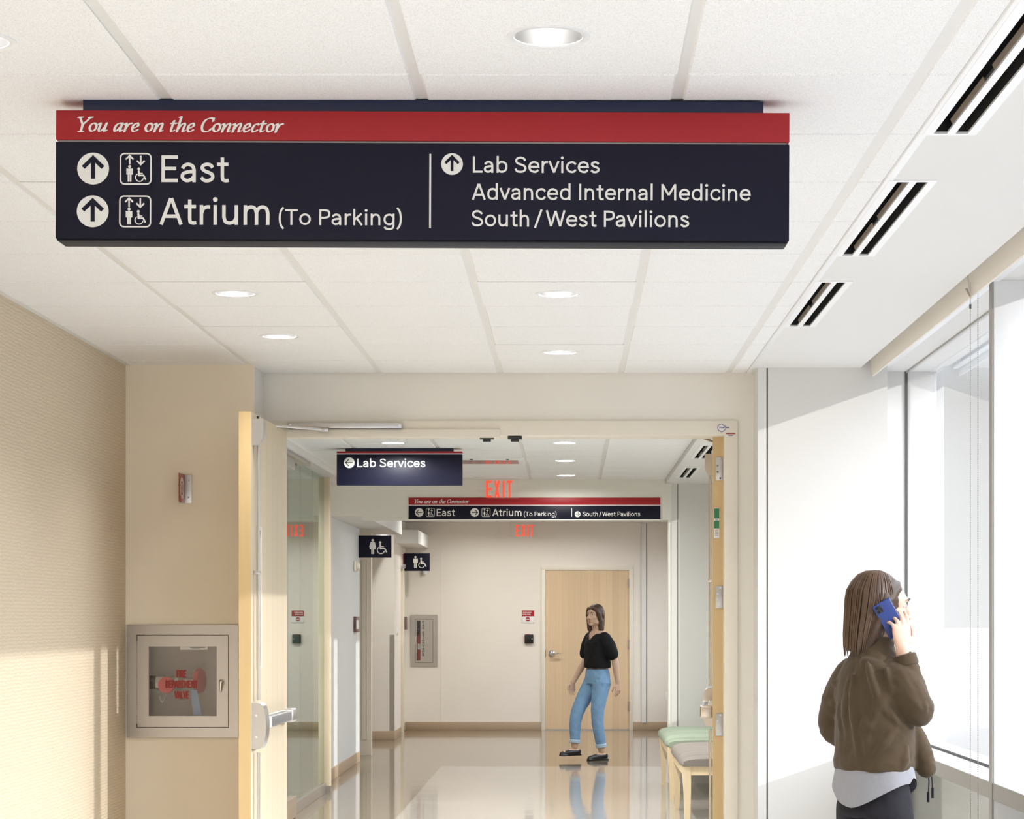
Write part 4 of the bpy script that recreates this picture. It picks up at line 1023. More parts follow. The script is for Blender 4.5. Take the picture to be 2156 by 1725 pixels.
# ---- exit signs
def exit_sign(Y, zc, pxl, pxr, pt, pb, plate, label):
    u = lambda px: PX(px, Y); v = lambda py: PZ(py, Y); k = Y/FPX
    rt = root('exit_sign', (u((pxl+pxr)/2), Y, zc), label, 'exit sign')
    w = pxr-pxl; h = pb-pt; st = .083*w
    a0, a1 = pxl-.33*w, pxr+.24*w
    mb = MB(); mb.box(u(plate[0]), u(plate[1]), Y-.06, Y+.06, zc-.008, zc, b=.002); mb.build('canopy', 'whitemetal', rt)
    mb = MB(); mb.box(u(a0), u(a1), Y-.004, Y+.004, v(pb+.07*h), zc-.006); pn = mb.build('acrylic_panel', 'acrylic', rt)
    fl = Flat(); s = st*k
    def L(frac): return u(pxl+frac*w)
    vt, vb = v(pt), v(pb); H = vt-vb
    q = s/2
    fl.stroke([(L(.22), vt-q), (L(0)+q, vt-q), (L(0)+q, vb+q), (L(.22), vb+q)], s); fl.stroke([(L(0)+q, (vt+vb)/2), (L(.22), (vt+vb)/2)], s)
    fl.stroke([(L(.352), vt), (L(.488), vb)], s*.95); fl.stroke([(L(.488), vt), (L(.352), vb)], s*.95)
    fl.stroke([(L(.662), vt), (L(.662), vb)], s); fl.stroke([(L(.78), vt-q), (L(1), vt-q)], s); fl.stroke([(L(.89), vt-q), (L(.89), vb)], s)
    fl.build('exit_lettering', 'exit', pn, facing(Y-.006))
    return rt
exit_sign(19.10, HC, 1023, 1079, 1012.5, 1048, (998, 1102), 'glowing red EXIT sign hanging just above the bulkhead sign')
exit_sign(28.0, HCC, 1086, 1123, 1105.5, 1130, (1072, 1140), 'smaller far EXIT sign hanging before the end wall')

# ---- restroom flag signs
def flag_sign(Y, l, r, t, b, redl, woman, label):
    u = lambda px: PX(px, Y); v = lambda py: PZ(py, Y); k = Y/FPX
    rt = root('restroom_sign', (XW, Y, v((t+b)/2)), label, 'sign', 'restroom flag signs')
    mb = MB(); mb.box(u(l), u(r), Y, Y+.03, v(b), v(t), b=.002); pn = mb.build('navy_panel', 'navy', rt)
    mb = MB(); mb.box(XW, u(l)+.002, Y+.004, Y+.026, v(b-.6), v(t+1.0), b=.001); mb.build('red_edge', 'darkred', rt)
    fl = Flat(); W = r-l; H = b-t
    h = .69*H*k if woman else .70*H*k; base = v(t+.845*H)
    man(fl, u(l+.43*W) if woman else u(l+.445*W), base, h, woman); fl.build('woman_symbol' if woman else 'man_symbol', 'letter', pn, facing(Y-.002))
    fl = Flat(); chair_symbol(fl, u(l+.665*W), base, h*.99); fl.build('wheelchair_symbol', 'letter', pn, facing(Y-.002))
flag_sign(22.3, 755.2, 823.8, 1127.8, 1174.5, 751, True, 'navy flag sign with a woman and wheelchair symbol')
flag_sign(28.2, 850.7, 904.8, 1165.5, 1202.6, 848, False, 'navy flag sign with a man and wheelchair symbol')

# ================================================================== WALL FITTINGS
# fire valve cabinet in the recess wall
u = lambda px: PX(px, YJ); v = lambda py: PZ(py, YJ); k = YJ/FPX
cb_ = root('fire_valve_cabinet', (u(385), YJ, v(1434)), 'recessed stainless cabinet lettered FIRE DEPARTMENT VALVE', 'fire cabinet')
def ring(mb, a, b, c, d, ia, ib, ic, id_, y0, y1, bev=0):
    mb.box(a, ia, y0, y1, c, d, b=bev); mb.box(ib, b, y0, y1, c, d, b=bev); mb.box(ia, ib, y0, y1, c, ic, b=bev); mb.box(ia, ib, y0, y1, id_, d, b=bev)
fx0, fx1, fz0, fz1 = u(268), u(502), v(1553), v(1316.5); ix0, ix1, iz0, iz1 = u(288), u(482), v(1533), v(1337)
mb = MB(); ring(mb, fx0, fx1, fz0, fz1, ix0, ix1, iz0, iz1, YJ-.009, YJ-.001); mb.build('trim_frame', 'satin', cb_)
wx0, wx1, wz0, wz1 = u(313.5), u(456.5), v(1508), v(1361.5)
mb = MB(); ring(mb, ix0+.004, ix1-.004, iz0+.004, iz1-.004, wx0, wx1, wz0, wz1, YJ-.004, YJ+.012); dr = mb.build('door', 'satin', cb_)
mb = MB(); mb.box(wx0-.002, wx1+.002, YJ+.004, YJ+.009, wz0-.002, wz1+.002); mb.build('door_glass', 'cabglass', dr)
mb = MB(); xk = u(466); mb.tube([(xk-.002, YJ-.004, v(1440)), (xk, YJ-.014, v(1434)), (xk+.003, YJ-.022, v(1436)), (xk, YJ-.02, v(1446)), (xk-.003, YJ-.016, v(1458))], [.004, .008, .010, .008, .004], 12); mb.build('turn_handle', 'chrome', dr)
mb = MB()
for z in [iz0+.02+.012*i for i in range(int((iz1-iz0-.04)/.012))]: mb.cyl((ix0+.0015, YJ-.004, z), (ix0+.0015, YJ-.004, z+.010), .003, n=8)
mb.build('piano_hinge', 'satin', dr)
mb = MB(); X0, X1, Z0, Z1 = cx0, cx1, cz0, cz1; D = YJ+.20
mb.box(X0, X1, D, D+.01, Z0, Z1); mb.box(X0, X0+.004, YJ+.014, D, Z0, Z1); mb.box(X1-.004, X1, YJ+.014, D, Z0, Z1); mb.box(X0, X1, YJ+.014, D, Z0, Z0+.004); mb.box(X0, X1, YJ+.014, D, Z1-.004, Z1)
mb.build('lining', 'cabinside', cb_)
Yv = YJ+.09
vv = root('fire_hose_valve', (u(360), Yv, v(1440)), 'brass valve with two round red caps inside the fire cabinet', 'valve')
uu = lambda px: PX(px, Yv); vz = lambda py: PZ(py, Yv)
mb = MB(); zc = vz(1437); mb.cyl((X0+.004, Yv, zc), (uu(332), Yv, zc), .033, n=24); mb.build('pipe', 'dark', vv)
mb = MB(); mb.cyl((uu(330), Yv, zc), (uu(352), Yv, zc), .038, n=8); mb.cyl((uu(350), Yv, zc), (uu(415), Yv, zc), .026, n=24); mb.ball((uu(372), Yv, zc), .042, 3); mb.build('body', 'silver', vv)
mb = MB(); mb.cyl((uu(355), Yv-.045, vz(1442)), (uu(355), Yv-.068, vz(1442)), .042, .040, n=32); mb.build('front_cap', 'redplastic', vv)
mb = MB(); mb.tube([(uu(415), Yv, vz(1434)), (uu(417), Yv-.001, vz(1434)), (uu(424), Yv-.004, vz(1434)), (uu(426), Yv-.005, vz(1434))], [.058, .063, .063, .056], 32); mb.build('side_cap', 'redplastic', vv)
mb = MB()
for i in range(15):
    tt = i/14; xx = uu(339+15*tt); zz_ = vz(1458)-.045*math.sin(PI*tt); mb.ball((xx, Yv-.07, zz_), .004, 1)
mb.build('cap_chain', 'satin', vv)
tg = MB(); pts = [(uu(408), vz(1452)), (uu(420), vz(1452)), (uu(424), vz(1475)), (uu(431), vz(1507)), (uu(414), vz(1507)), (uu(409), vz(1478))]
tg.prism(pts, lambda a, b, d: (a, d, b), Yv-.075, Yv-.073); tag(tg.build('inspection_tag', 'bluetag', org=(uu(415), Yv-.074, vz(1480))), 'blue paper tag hanging from the valve in the fire cabinet', 'tag')
G1 = facing(YJ+.0025); G2 = facing(YJ+.0018)
for st, a, b, base, cap in (('FIRE', 371, 393.5, 1427, 15.5), ('DEPARTMENT', 348, 417, 1449, 15.5), ('VALVE', 366.5, 399, 1471.5, 15.5)):
    fl = Flat(); text(fl, st, u(a), u(b), v(base), cap*k, .21); fl.build('lettering', 'textred', dr, G2)
fl = Flat(); fl.rect(u(379), v(1368.5), u(437), v(1361.5)); pl = fl.build('paper_label', 'paper', dr, G1)
fl = Flat(); fl.rect(u(400), v(1364.6), u(432), v(1363.6)); fl.rect(u(404), v(1366.6), u(421), v(1365.8)); fl.rect(u(375), v(1474), u(391), v(1472.9)); fl.build('printed_lines', 'greyink', pl, G2)

# red hose sign on the recess wall
u = lambda px: PX(px, YJ); v = lambda py: PZ(py, YJ)
hs = root('fire_hose_sign', (u(389), YJ, v(1030)), 'small red projecting sign with a white coiled hose symbol on the recess wall', 'sign')
mb = MB(); mb.box(u(377), u(404), YJ-.004, YJ-.0005, v(1060), v(999.5), b=.001); bk = mb.build('bracket_plate', 'satin', hs)
for py in (1013, 1047.5):
    mb = MB(); mb.cyl((u(397.5), YJ-.007, v(py)), (u(397.5), YJ-.004, v(py)), .005, n=14); mb.build('screw', 'chrome', bk)
xf = u(389); z0, z1 = v(1060), v(1000)
mb = MB(); mb.box(xf-.004, xf, YJ-.145, YJ-.004, z0, z1, b=.001); fg = mb.build('red_panel', 'darkredsign', hs)
hm = lambda q, r: (xf+.001, YJ-.0045-q, r)
fl = Flat(); cq, cz, hh = .078, (z0+z1)/2, z1-z0
fl.stroke(ell(cq, cz, .044, .044, -50, 300, 40), .017); fl.stroke(ell(cq, cz, .022, .022, -60, 255, 30), .010); fl.stroke([(cq-.030, cz-.034), (cq-.040, cz-.050)], .010)
fl.build('hose_symbol', 'letter', fg, hm)

# fittings of the end corridor
def wallbox(name, label, cat, px0, px1, py0, py1, Y, d, m, b=.003):
    mb = MB(); mb.box(PX(px0, Y), PX(px1, Y), Y-d, Y-.0005, PZ(py1, Y), PZ(py0, Y), b=b)
    return tag(mb.build(name, m, org=(PX((px0+px1)/2, Y), Y, PZ((py0+py1)/2, Y))), label, cat)
aw = wallbox('door_notice', 'red and white Authorized Entry Only plaque left of the end door', 'sign', 1099, 1124.8, 1285.6, 1311.5, YE, .008, 'paper', .001)
u = lambda px: PX(px, YE); v = lambda py: PZ(py, YE); k = YE/FPX
N1 = facing(YE-.010); N2 = facing(YE-.012)
fl = Flat(); fl.rect(u(1099), v(1298), u(1124.8), v(1285.6)); rb = fl.build('red_header', 'noticered', aw, N1)
fl = Flat(); text(fl, 'Authorized', u(1100.8), u(1118.5), v(1291), 2.8*k, .15); text(fl, 'Entry Only', u(1100.8), u(1117.5), v(1295.2), 2.8*k, .15); fl.build('lettering', 'letter', rb, N2)
fl = Flat(); fl.disc(u(1111.5), v(1304.3), 4.5*k, 28); ne = fl.build('no_entry_disc', 'noticered', aw, N1)
fl = Flat(); fl.rect(u(1108), v(1305.2), u(1115), v(1303.3)); fl.build('no_entry_bar', 'letter', ne, N2)
cr = wallbox('card_reader', 'black square card reader below the Authorized Entry Only plaque', 'card reader', 1104.7, 1123, 1336.2, 1355, YE, .035, 'dark', .006)
mb = MB(); mb.ball((u(1120.2), YE-.036, v(1345.8)), .006, 2); mb.build('indicator_light', 'letter', cr)
mb = MB(); mb.box(u(1107), u(1115.5), YE-.03, YE-.012, v(1336.4), v(1335.6)); mb.build('status_bar', 'redplastic', cr)
ol = wallbox('wall_outlet', 'white wall outlet right of the end door near the pier', 'outlet', 1401.5, 1411, 1457.5, 1475.5, YE, .006, 'whitemetal', .002)
mb = MB()
for py in (1463, 1470.5):
    for dx in (-1.3, 1.3): mb.box(u(1407.5+dx)-.0025, u(1407.5+dx)+.0025, YE-.0075, YE-.006, v(py+1.3), v(py-1.3))
mb.build('socket_slot', 'dark', ol)
ec = root('fire_extinguisher_cabinet', (u(893), YE, v(1350)), 'tall stainless FIRE EXTINGUISHER cabinet in the end wall', 'fire cabinet')
ax0, ax1, az0, az1 = u(865), u(921), v(1404), v(1295)
mb = MB(); ring(mb, ax0, ax1, az0, az1, ex0, ex1, ez0, ez1, YE-.012, YE-.001); mb.build('trim_frame', 'satin', ec)
sx0, sx1, sz0, sz1 = u(877.5), u(885.3), v(1391.5), v(1307)
mb = MB(); ring(mb, ex0+.004, ex1-.004, ez0+.004, ez1-.004, sx0, sx1, sz0, sz1, YE-.004, YE+.012); dr = mb.build('door', 'satin', ec)
mb = MB(); mb.box(sx0, sx1, YE+.004, YE+.008, sz0, sz1); mb.build('door_glass', 'cabglass', dr)
mb = MB(); mb.box(u(873.6), u(875.2), YE-.012, YE-.003, v(1358), v(1341), b=.002); mb.build('pull_handle', 'chrome', dr)
fl = Flat()
for i, ch in enumerate('FIRE EXTINGUISHER'):
    if ch != ' ':
        zc = v(1310+i*(70/16.)); tmp = Flat(); text(tmp, ch, -.013 if ch != 'I' else -.003, .013 if ch != 'I' else .003, -.011, .021, .26)
        for P in tmp.polys: fl.poly([(u(891.5)+a, zc+b) for a, b in P])
fl.build('lettering', 'dark', dr, facing(YE-.0055))
mb = MB(); B = YE+.058
mb.box(ex0, ex1, B+.1, B+.11, ez0, ez1); mb.box(ex0, ex0+.004, YE+.01, B+.1, ez0, ez1); mb.box(ex1-.004, ex1, YE+.01, B+.1, ez0, ez1); mb.box(ex0, ex1, YE+.01, B+.1, ez0, ez0+.004); mb.box(ex0, ex1, YE+.01, B+.1, ez1-.004, ez1); mb.build('lining', 'gasket', ec)
fe = root('fire_extinguisher', (u(884), YE+.09, ez0), 'red extinguisher standing inside the tall fire extinguisher cabinet', 'fire extinguisher')
mb = MB(); mb.lathe((u(885), YE+.085, ez0+.005), [(.001, 0), (.055, 0), (.058, .02), (.058, .30), (.045, .35), (.018, .375), (.018, .40), (.001, .40)], 28); mb.build('cylinder', 'redplastic', fe)
mb = MB(); mb.box(u(885)-.06, u(885)+.04, YE+.07, YE+.10, ez0+.41, ez0+.45, b=.01); mb.build('valve_handle', 'dark', fe)
mb = MB(); mb.tube([(u(884)-.02, YE+.07, ez0+.42), (u(880)-.03, YE+.05, ez0+.38), (u(880)-.04, YE+.04, ez0+.25), (u(881)-.02, YE+.04, ez0+.1)], .011, 10); mb.build('hose', 'dark', fe)
mb = MB(); mb.box(u(879)-.0, u(886), YE+.024, YE+.0255, v(1368), v(1356)); mb.build('inspection_label', 'paper', fe)

def side_plate(name, label, cat, Y, px0, px1, py0, py1, m, d=.012, b=.003):
    """plate on the left corridor wall facing the corridor"""
    y0 = -XW*FPX/(VX-px0); y1 = -XW*FPX/(VX-px1); Ym = (y0+y1)/2
    mb = MB(); mb.box(XW+.0005, XW+d, y0, y1, PZ(py1, Ym), PZ(py0, Ym), b=b)
    return tag(mb.build(name, m, org=(XW, Ym, PZ((py0+py1)/2, Ym))), label, cat)
dc = root('door_chime', (XW, 21.9, PZ(1192, 21.9)), 'rounded ivory wall device below the women\'s restroom sign', 'wall device')
mb = MB(); mb.box(XW+.0005, XW+.02, 21.75, 22.05, PZ(1204, 21.9), PZ(1181.5, 21.9), b=.01, seg=3); mb.build('back_plate', 'ivory', dc)
mb = MB(); mb.ball((XW+.02, 21.9, PZ(1192.6, 21.9)), .05, 3, (.75, 1.6, 1.0)); mb.build('dome', 'ivory', dc)
rp1 = side_plate('room_plaque', 'brownish room plaque on the left wall by the women\'s restroom', 'sign', 21.8, 744.3, 750.8, 1298.5, 1331.5, 'brownplate', .03)
pw = MB(); pw.box(XW+.0302, XW+.0312, 21.75, 21.98, PZ(1325, 21.9), PZ(1306, 21.9)); pw.build('raised_text_block', 'paper', rp1)
rp2 = side_plate('room_plaque', 'grey room plaque beside the men\'s restroom door', 'sign', 28.3, 848.5, 852.7, 1299, 1326, 'brownplate', .03)
YX = 26.6
ls2 = root('light_switch', (-2.137, 26.75, PZ(1330, 26.7)), 'ivory light switch on the alcove corner wall', 'light switch')
mb = MB(); mb.box(-2.1368, -2.130, 26.62, 26.90, PZ(1337, 26.7), PZ(1322.5, 26.7), b=.002); mb.build('plate', 'ivory', ls2)
mb = MB(); mb.box(-2.1305, -2.124, 26.70, 26.74, PZ(1333, 26.7), PZ(1327, 26.7), b=.002); mb.box(-2.1305, -2.124, 26.79, 26.83, PZ(1333, 26.7), PZ(1327, 26.7), b=.002); mb.build('rocker', 'whitemetal', ls2)
mb = MB(); mb.box(-2.19, -2.1355, 26.297, 26.2995, .108, PZ(1337, 26.3)); mb.box(-2.1368, -2.1342, 26.297, 26.36, .108, PZ(1337, 26.3)); tag(mb.build('corner_guard', 'satin', org=(-2.15, 26.3, .1)), 'stainless corner guard on the alcove corner', 'corner guard')
sb = root('wall_bracket', (PX(893, YE), YE, PZ(1207, YE)), 'small grey wall box under the men\'s restroom sign', 'wall device')
mb = MB(); mb.box(PX(890, YE), PX(893.2, YE), YE-.06, YE-.0005, PZ(1210.5, YE), PZ(1200, YE), b=.003); mb.build('bracket', 'satin', sb)
mb = MB(); mb.box(PX(893, YE), PX(898, YE), YE-.05, YE-.0005, PZ(1210, YE), PZ(1200, YE), b=.004); mb.build('box', 'whitemetal', sb)

# ================================================================== BLINDS
def blind(y0, y1, label):
    rt = root('roller_blind', (1.49, (y0+y1)/2, HC), label, 'roller blind', 'linen roller blinds along the window')
    zb = CH+1.192
    mb = MB(); prof = [(1.452, HC+.085), (1.472, HC+.06), (1.480, HC+.02), (1.482, zb+.03), (1.488, zb+.002), (1.494, zb), (1.499, zb+.004), (1.497, zb+.03), (1.492, HC+.02), (1.484, HC+.065), (1.462, HC+.093)]
    mb.prism(prof, lambda a, b, d: (a, d, b), y0, y1); mb.build('fascia', 'blind', rt, smooth=50)
    mb = MB(); mb.cyl((1.515, y0+.02, HC+.09), (1.515, y1-.02, HC+.09), .028, n=20); mb.build('fabric_roll', 'blind', rt)
    mb = MB(); mb.box(1.502, 1.530, y0+.02, y1-.02, CH+1.226, CH+1.238, b=.003); mb.build('painted_sun_bar', 'whitemetal', rt)  # white bar added to imitate the sunlit head plate beside the blind
    mb = MB(); mb.tube([(1.515, y0+.02, CH+1.24), (1.515, y0+.02, HC+.09)], .003, 8); mb.tube([(1.515, y1-.02, CH+1.24), (1.515, y1-.02, HC+.09)], .003, 8); mb.build('end_cord', 'ivory', rt)
    return rt
b1 = blind(8.09, YW-.03, 'beige roller blind with fascia over the far window bay by the white end wall')
b2 = blind(5.05, 8.065, 'beige roller blind with fascia over the nearer window bay, at the right picture edge')
b3 = blind(2.05, 5.03, 'beige roller blind overhead beyond the right picture edge')
mb = MB(); zt, zb_ = CH+1.19, .60
for x, y in ((PX(2043, 8.0), 8.0), (PX(2059, 8.0), 8.0)):
    n = int((zt-zb_)/.0066)
    for i in range(n):
        q = bmesh.ops.create_icosphere(mb.bm, subdivisions=1, radius=.0023)
        bmesh.ops.translate(mb.bm, verts=q['verts'], vec=(x, y, zb_+i*.0066))
    mb.cyl((x, y, zb_), (x, y, zt+.05), .0006, n=5)
xm, rr = (PX(2043, 8)+PX(2059, 8))/2, (PX(2059, 8)-PX(2043, 8))/2
for i in range(1, 6):
    a = PI+PI*i/6; q = bmesh.ops.create_icosphere(mb.bm, subdivisions=1, radius=.0023); bmesh.ops.translate(mb.bm, verts=q['verts'], vec=(xm+rr*math.cos(a), 8.0, zb_+rr*math.sin(a)))
ch = mb.build('bead_chain', 'chainmetal', b2)
mb = MB(); mb.cyl((PX(2043, 8), 8.0, PZ(650, 8)), (PX(2043, 8), 8.0, PZ(641, 8)), .004, n=10); mb.build('chain_connector', 'gasket', ch)
mb = MB(); mb.tube([(PX(2041, 8), 8.06, PZ(604, 8)), (PX(2041.5, 8), 8.03, PZ(615, 8)), (PX(2043, 8), 8.0, PZ(626, 8))], [.005, .0045, .0022], 10); mb.build('chain_guide', 'bronze', b2)

# ================================================================== BENCHES
def bench(ya, yb, fab, label):
    rt = root('waiting_bench', (1.05, (ya+yb)/2, 0), label, 'bench', 'backless benches by the right wall')
    x0, x1 = .772, 1.34; zt = .445
    mb = MB(); n = 14; rings = []
    for i in range(n+1):
        t_ = i/n; y = ya+(yb-ya)*t_; e = min(1, min(i, n-i)/1.2); q = []
        hh = .075*(.45+.55*min(1, e)) ; ins = 0 if 0 < i < n else .02
        for a in range(28):
            th = 2*PI*a/28; c, s_ = math.cos(th), math.sin(th)
            xx = (x0+x1)/2+(abs(c)**.35*(1 if c > 0 else -1))*((x1-x0)/2-ins); z = zt+(.035 if s_ > 0 else .0)*0+ (hh*(abs(s_)**.5) if s_ > 0 else -.012*(abs(s_)**.4))
            z += .012*(1-((xx-(x0+x1)/2)/((x1-x0)/2))**2) if s_ > 0 else 0
            q.append((xx, y, z))
        rings.append(q)
    mb.loft(rings); mb.fix(); mb.build('seat_cushion', fab, rt, smooth=60)
    mb = MB(); a, b = zt-.075, zt-.010
    mb.box(x0+.025, x1-.02, ya+.03, ya+.052, a, b, b=.002); mb.box(x0+.025, x1-.02, yb-.052, yb-.03, a, b, b=.002); mb.box(x0+.02, x0+.042, ya+.03, yb-.03, a, b, b=.002); mb.box(x1-.042, x1-.02, ya+.03, yb-.03, a, b, b=.002)
    mb.build('apron', 'woodleg', rt)
    for lx, sx in ((x0+.045, 1), (x1-.045, -1)):
        for ly, sy in ((ya+.055, 1), (yb-.055, -1)):
            mb = MB(); rg = []
            for z, w, o in ((0, .017, 0.004), (.12, .021, .006), (.27, .026, .004), (.37, .030, 0), (.432, .031, 0)):
                cx, cy = lx-sx*.0+sx*o, ly+sy*o
                rg.append([(cx-w, cy-w, z), (cx+w, cy-w, z), (cx+w, cy+w, z), (cx-w, cy+w, z)])
            mb.loft(rg); mb.fix(); mb.build('leg', 'woodleg', rt)
    return rt
bench(17.53, 19.22, 'fabgreen', 'sage green upholstered bench, the farther of the two by the right leaf')
bench(15.22, 16.80, 'fabgrey', 'taupe woven upholstered bench, the nearer of the two by the right leaf')
# ================================================================== PEOPLE
def skin_mat(name, c):
    m = mat(name, c, .5, var=.04, vscale=40, spec=.4)
    p = m.node_tree.nodes['Principled BSDF']; p.inputs['Subsurface Weight'].default_value = .08; p.inputs['Subsurface Radius'].default_value = (.6, .25, .15); p.inputs['Subsurface Scale'].default_value = .01
    return m
M['skin'] = skin_mat('fair_skin', (.72, .47, .35)); M['skin2'] = skin_mat('light_olive_skin', (.60, .40, .28))
M['lips'] = mat('lips', (.46, .20, .16), .4)
M['hair'] = mat('brown_hair', (.060, .033, .019), .42, var=.45, vscale=55, bump=.5, bscale=80, stretch=(7, 7, .6), spec=.4)
M['hair2'] = mat('dark_brown_hair', (.075, .043, .026), .45, var=.4, vscale=55, bump=.4, bscale=80, stretch=(7, 7, .6), spec=.4)
M['jacket'] = mat('olive_brown_cloth', (.074, .050, .027), .85, var=.12, vscale=18, bump=.25, bscale=900, spec=.2, sheen=.15)
M['shirt'] = mat('heather_grey_jersey', (.30, .30, .32), .85, var=.10, vscale=300, bump=.15, bscale=500, spec=.2, stretch=(1, 1, .2))
M['trousers'] = mat('black_denim', (.016, .015, .020), .75, var=.15, vscale=60, bump=.2, bscale=700, spec=.25)
M['blacktop'] = mat('black_knit', (.011, .011, .012), .85, var=.15, vscale=60, spec=.2)
M['jeans'] = mat('light_blue_denim', (.20, .345, .52), .8, var=.16, vscale=22, bump=.25, bscale=800, spec=.2)
M['cuff'] = mat('pale_denim_cuff', (.42, .55, .66), .8, var=.08, vscale=60)
M['shoe'] = mat('black_leather', (.014, .012, .012), .35, var=.2)
M['eyewhite'] = mat('eye_white', (.80, .78, .75), .15); M['iris'] = mat('brown_iris', (.05, .025, .012), .1)
M['phoneblue'] = mat('blue_phone_case', (.022, .045, .20), .35, var=.05); M['phoneglass'] = mat('phone_screen', (.01, .01, .012), .08)
M['gold'] = mat('gold_ring', (.85, .60, .30), .2, 1.0)
M['strand'] = mat('brown_hair_strand', (.105, .060, .034), .4, var=.5, vscale=30, spec=.4)
M['strand2'] = mat('dark_hair_strand', (.085, .052, .032), .4, var=.5, vscale=30, spec=.4)

def voxelize(mb, name, m, parent, org, mtx, vox, smooth=4, disp=0.0, dscale=.12, cut=None):
    bmesh.ops.recalc_face_normals(mb.bm, faces=mb.bm.faces)
    me = bpy.data.meshes.new('tmp'); mb.bm.to_mesh(me); mb.bm.free()
    o = bpy.data.objects.new('tmp', me); COL.objects.link(o)
    md = o.modifiers.new('r', 'REMESH'); md.mode = 'VOXEL'; md.voxel_size = vox; md.adaptivity = 0
    if smooth:
        sm = o.modifiers.new('s', 'SMOOTH'); sm.factor = .5; sm.iterations = smooth
    if disp:
        tx = bpy.data.textures.new('folds', 'CLOUDS'); tx.noise_scale = dscale; tx.noise_depth = 2
        d = o.modifiers.new('d', 'DISPLACE'); d.texture = tx; d.strength = disp; d.mid_level = .5; d.texture_coords = 'LOCAL'
        s2 = o.modifiers.new('s2', 'SMOOTH'); s2.factor = .5; s2.iterations = 3
    dg = bpy.context.evaluated_depsgraph_get(); dg.update()
    ne = bpy.data.meshes.new_from_object(o.evaluated_get(dg))
    bpy.data.objects.remove(o); bpy.data.meshes.remove(me)
    bm = bmesh.new(); bm.from_mesh(ne); bpy.data.meshes.remove(ne)
    if cut:
        kill = [v for v in bm.verts if cut(v.co)]; bmesh.ops.delete(bm, geom=kill, context='VERTS')
    bmesh.ops.transform(bm, matrix=mtx, verts=bm.verts)
    return link_mesh(name, bm, m, parent, org, smooth=80)

def ering(cx, cy, z, a, b, n=28, rot=0.0, pw=1.0):
    out = []
    for k in range(n):
        t = 2*PI*k/n; c, s = math.cos(t), math.sin(t)
        x = a*math.copysign(abs(c)**pw, c); y = b*math.copysign(abs(s)**pw, s)
        out.append((cx+x*math.cos(rot)-y*math.sin(rot), cy+x*math.sin(rot)+y*math.cos(rot), z))
    return out
def spline3(pts, rad, n=5):
    """smooth limb path with radii"""
    P = [Vector(p) for p in pts]; out = []; rr = []
    for i in range(len(P)-1):
        p0 = P[max(0, i-1)]; p1 = P[i]; p2 = P[i+1]; p3 = P[min(len(P)-1, i+2)]
        for k in range(n):
            t = k/n
            out.append(.5*((2*p1)+(p2-p0)*t+(2*p0-5*p1+4*p2-p3)*t*t+(3*p1-p0-3*p2+p3)*t**3)); rr.append(rad[i]+(rad[i+1]-rad[i])*t)
    out.append(P[-1]); rr.append(rad[-1]); return out, rr
def limb(mb, pts, rad, n=16, flat=1.0):
    p, r = spline3(pts, rad); mb.tube(p, r, n, True, flat)
    mb.ball(pts[0], rad[0]*.98, 2); mb.ball(pts[-1], rad[-1]*.98, 2)

def hand(mb, wrist, d, nrm, thumb_side, curl, spread=.0195, sc=1.0, thumb_fwd=.5):
    """palm with four separate fingers and a thumb. d: pointing direction, nrm: where the palm looks, thumb_side: +-1 across"""
    w = Vector(wrist); d = Vector(d).normalized(); nrm = Vector(nrm); nrm = (nrm-d*nrm.dot(d)).normalized(); ac = d.cross(nrm)*thumb_side
    sc_ = sc
    rings = []
    for t, wd, th in ((-.012, .026, .020), (.012, .029, .019), (.04, .037, .017), (.068, .040, .014), (.084, .038, .0115)):
        c = w+d*t*sc_; rings.append([tuple(c+ac*wd*sc_*math.cos(2*PI*k/20)+nrm*th*sc_*math.sin(2*PI*k/20)) for k in range(20)])
    mb.loft(rings)
    for i, (L, r) in enumerate(((.066, .0080), (.074, .0082), (.068, .0078), (.052, .0069))):
        off = (1.5-i)*spread*sc_; base = w+d*(.080-.004*abs(i-1))*sc_+ac*off; a = curl[i]; p = base; pts = [base-d*.012*sc_, base]; ang = 0
        for seg, fr in enumerate((.42, .32, .26)):
            ang += a*(.7, 1.0, .7)[seg]; dr = d*math.cos(ang)+nrm*math.sin(ang)+ac*.06*(1.5-i); p = p+dr.normalized()*L*fr*sc_; pts.append(p)
        mb.tube(pts, [r*sc_*q for q in (1.05, 1.05, .98, .90, .74)], 12); mb.ball(pts[-1], r*sc_*.76, 2)
    b = w+d*.022*sc_+ac*.026*sc_; q1 = b+(ac*.85+d*.55+nrm*.25).normalized()*.034*sc_; q2 = q1+(ac*.25+d*.85+nrm*thumb_fwd).normalized()*.030*sc_; q3 = q2+(d*.9+nrm*thumb_fwd-ac*.05).normalized()*.024*sc_
    mb.tube([b-ac*.012*sc_, b, q1, q2, q3], [.012*sc_, .0125*sc_, .0105*sc_, .0095*sc_, .0075*sc_], 12); mb.ball(q3, .0077*sc_, 2)

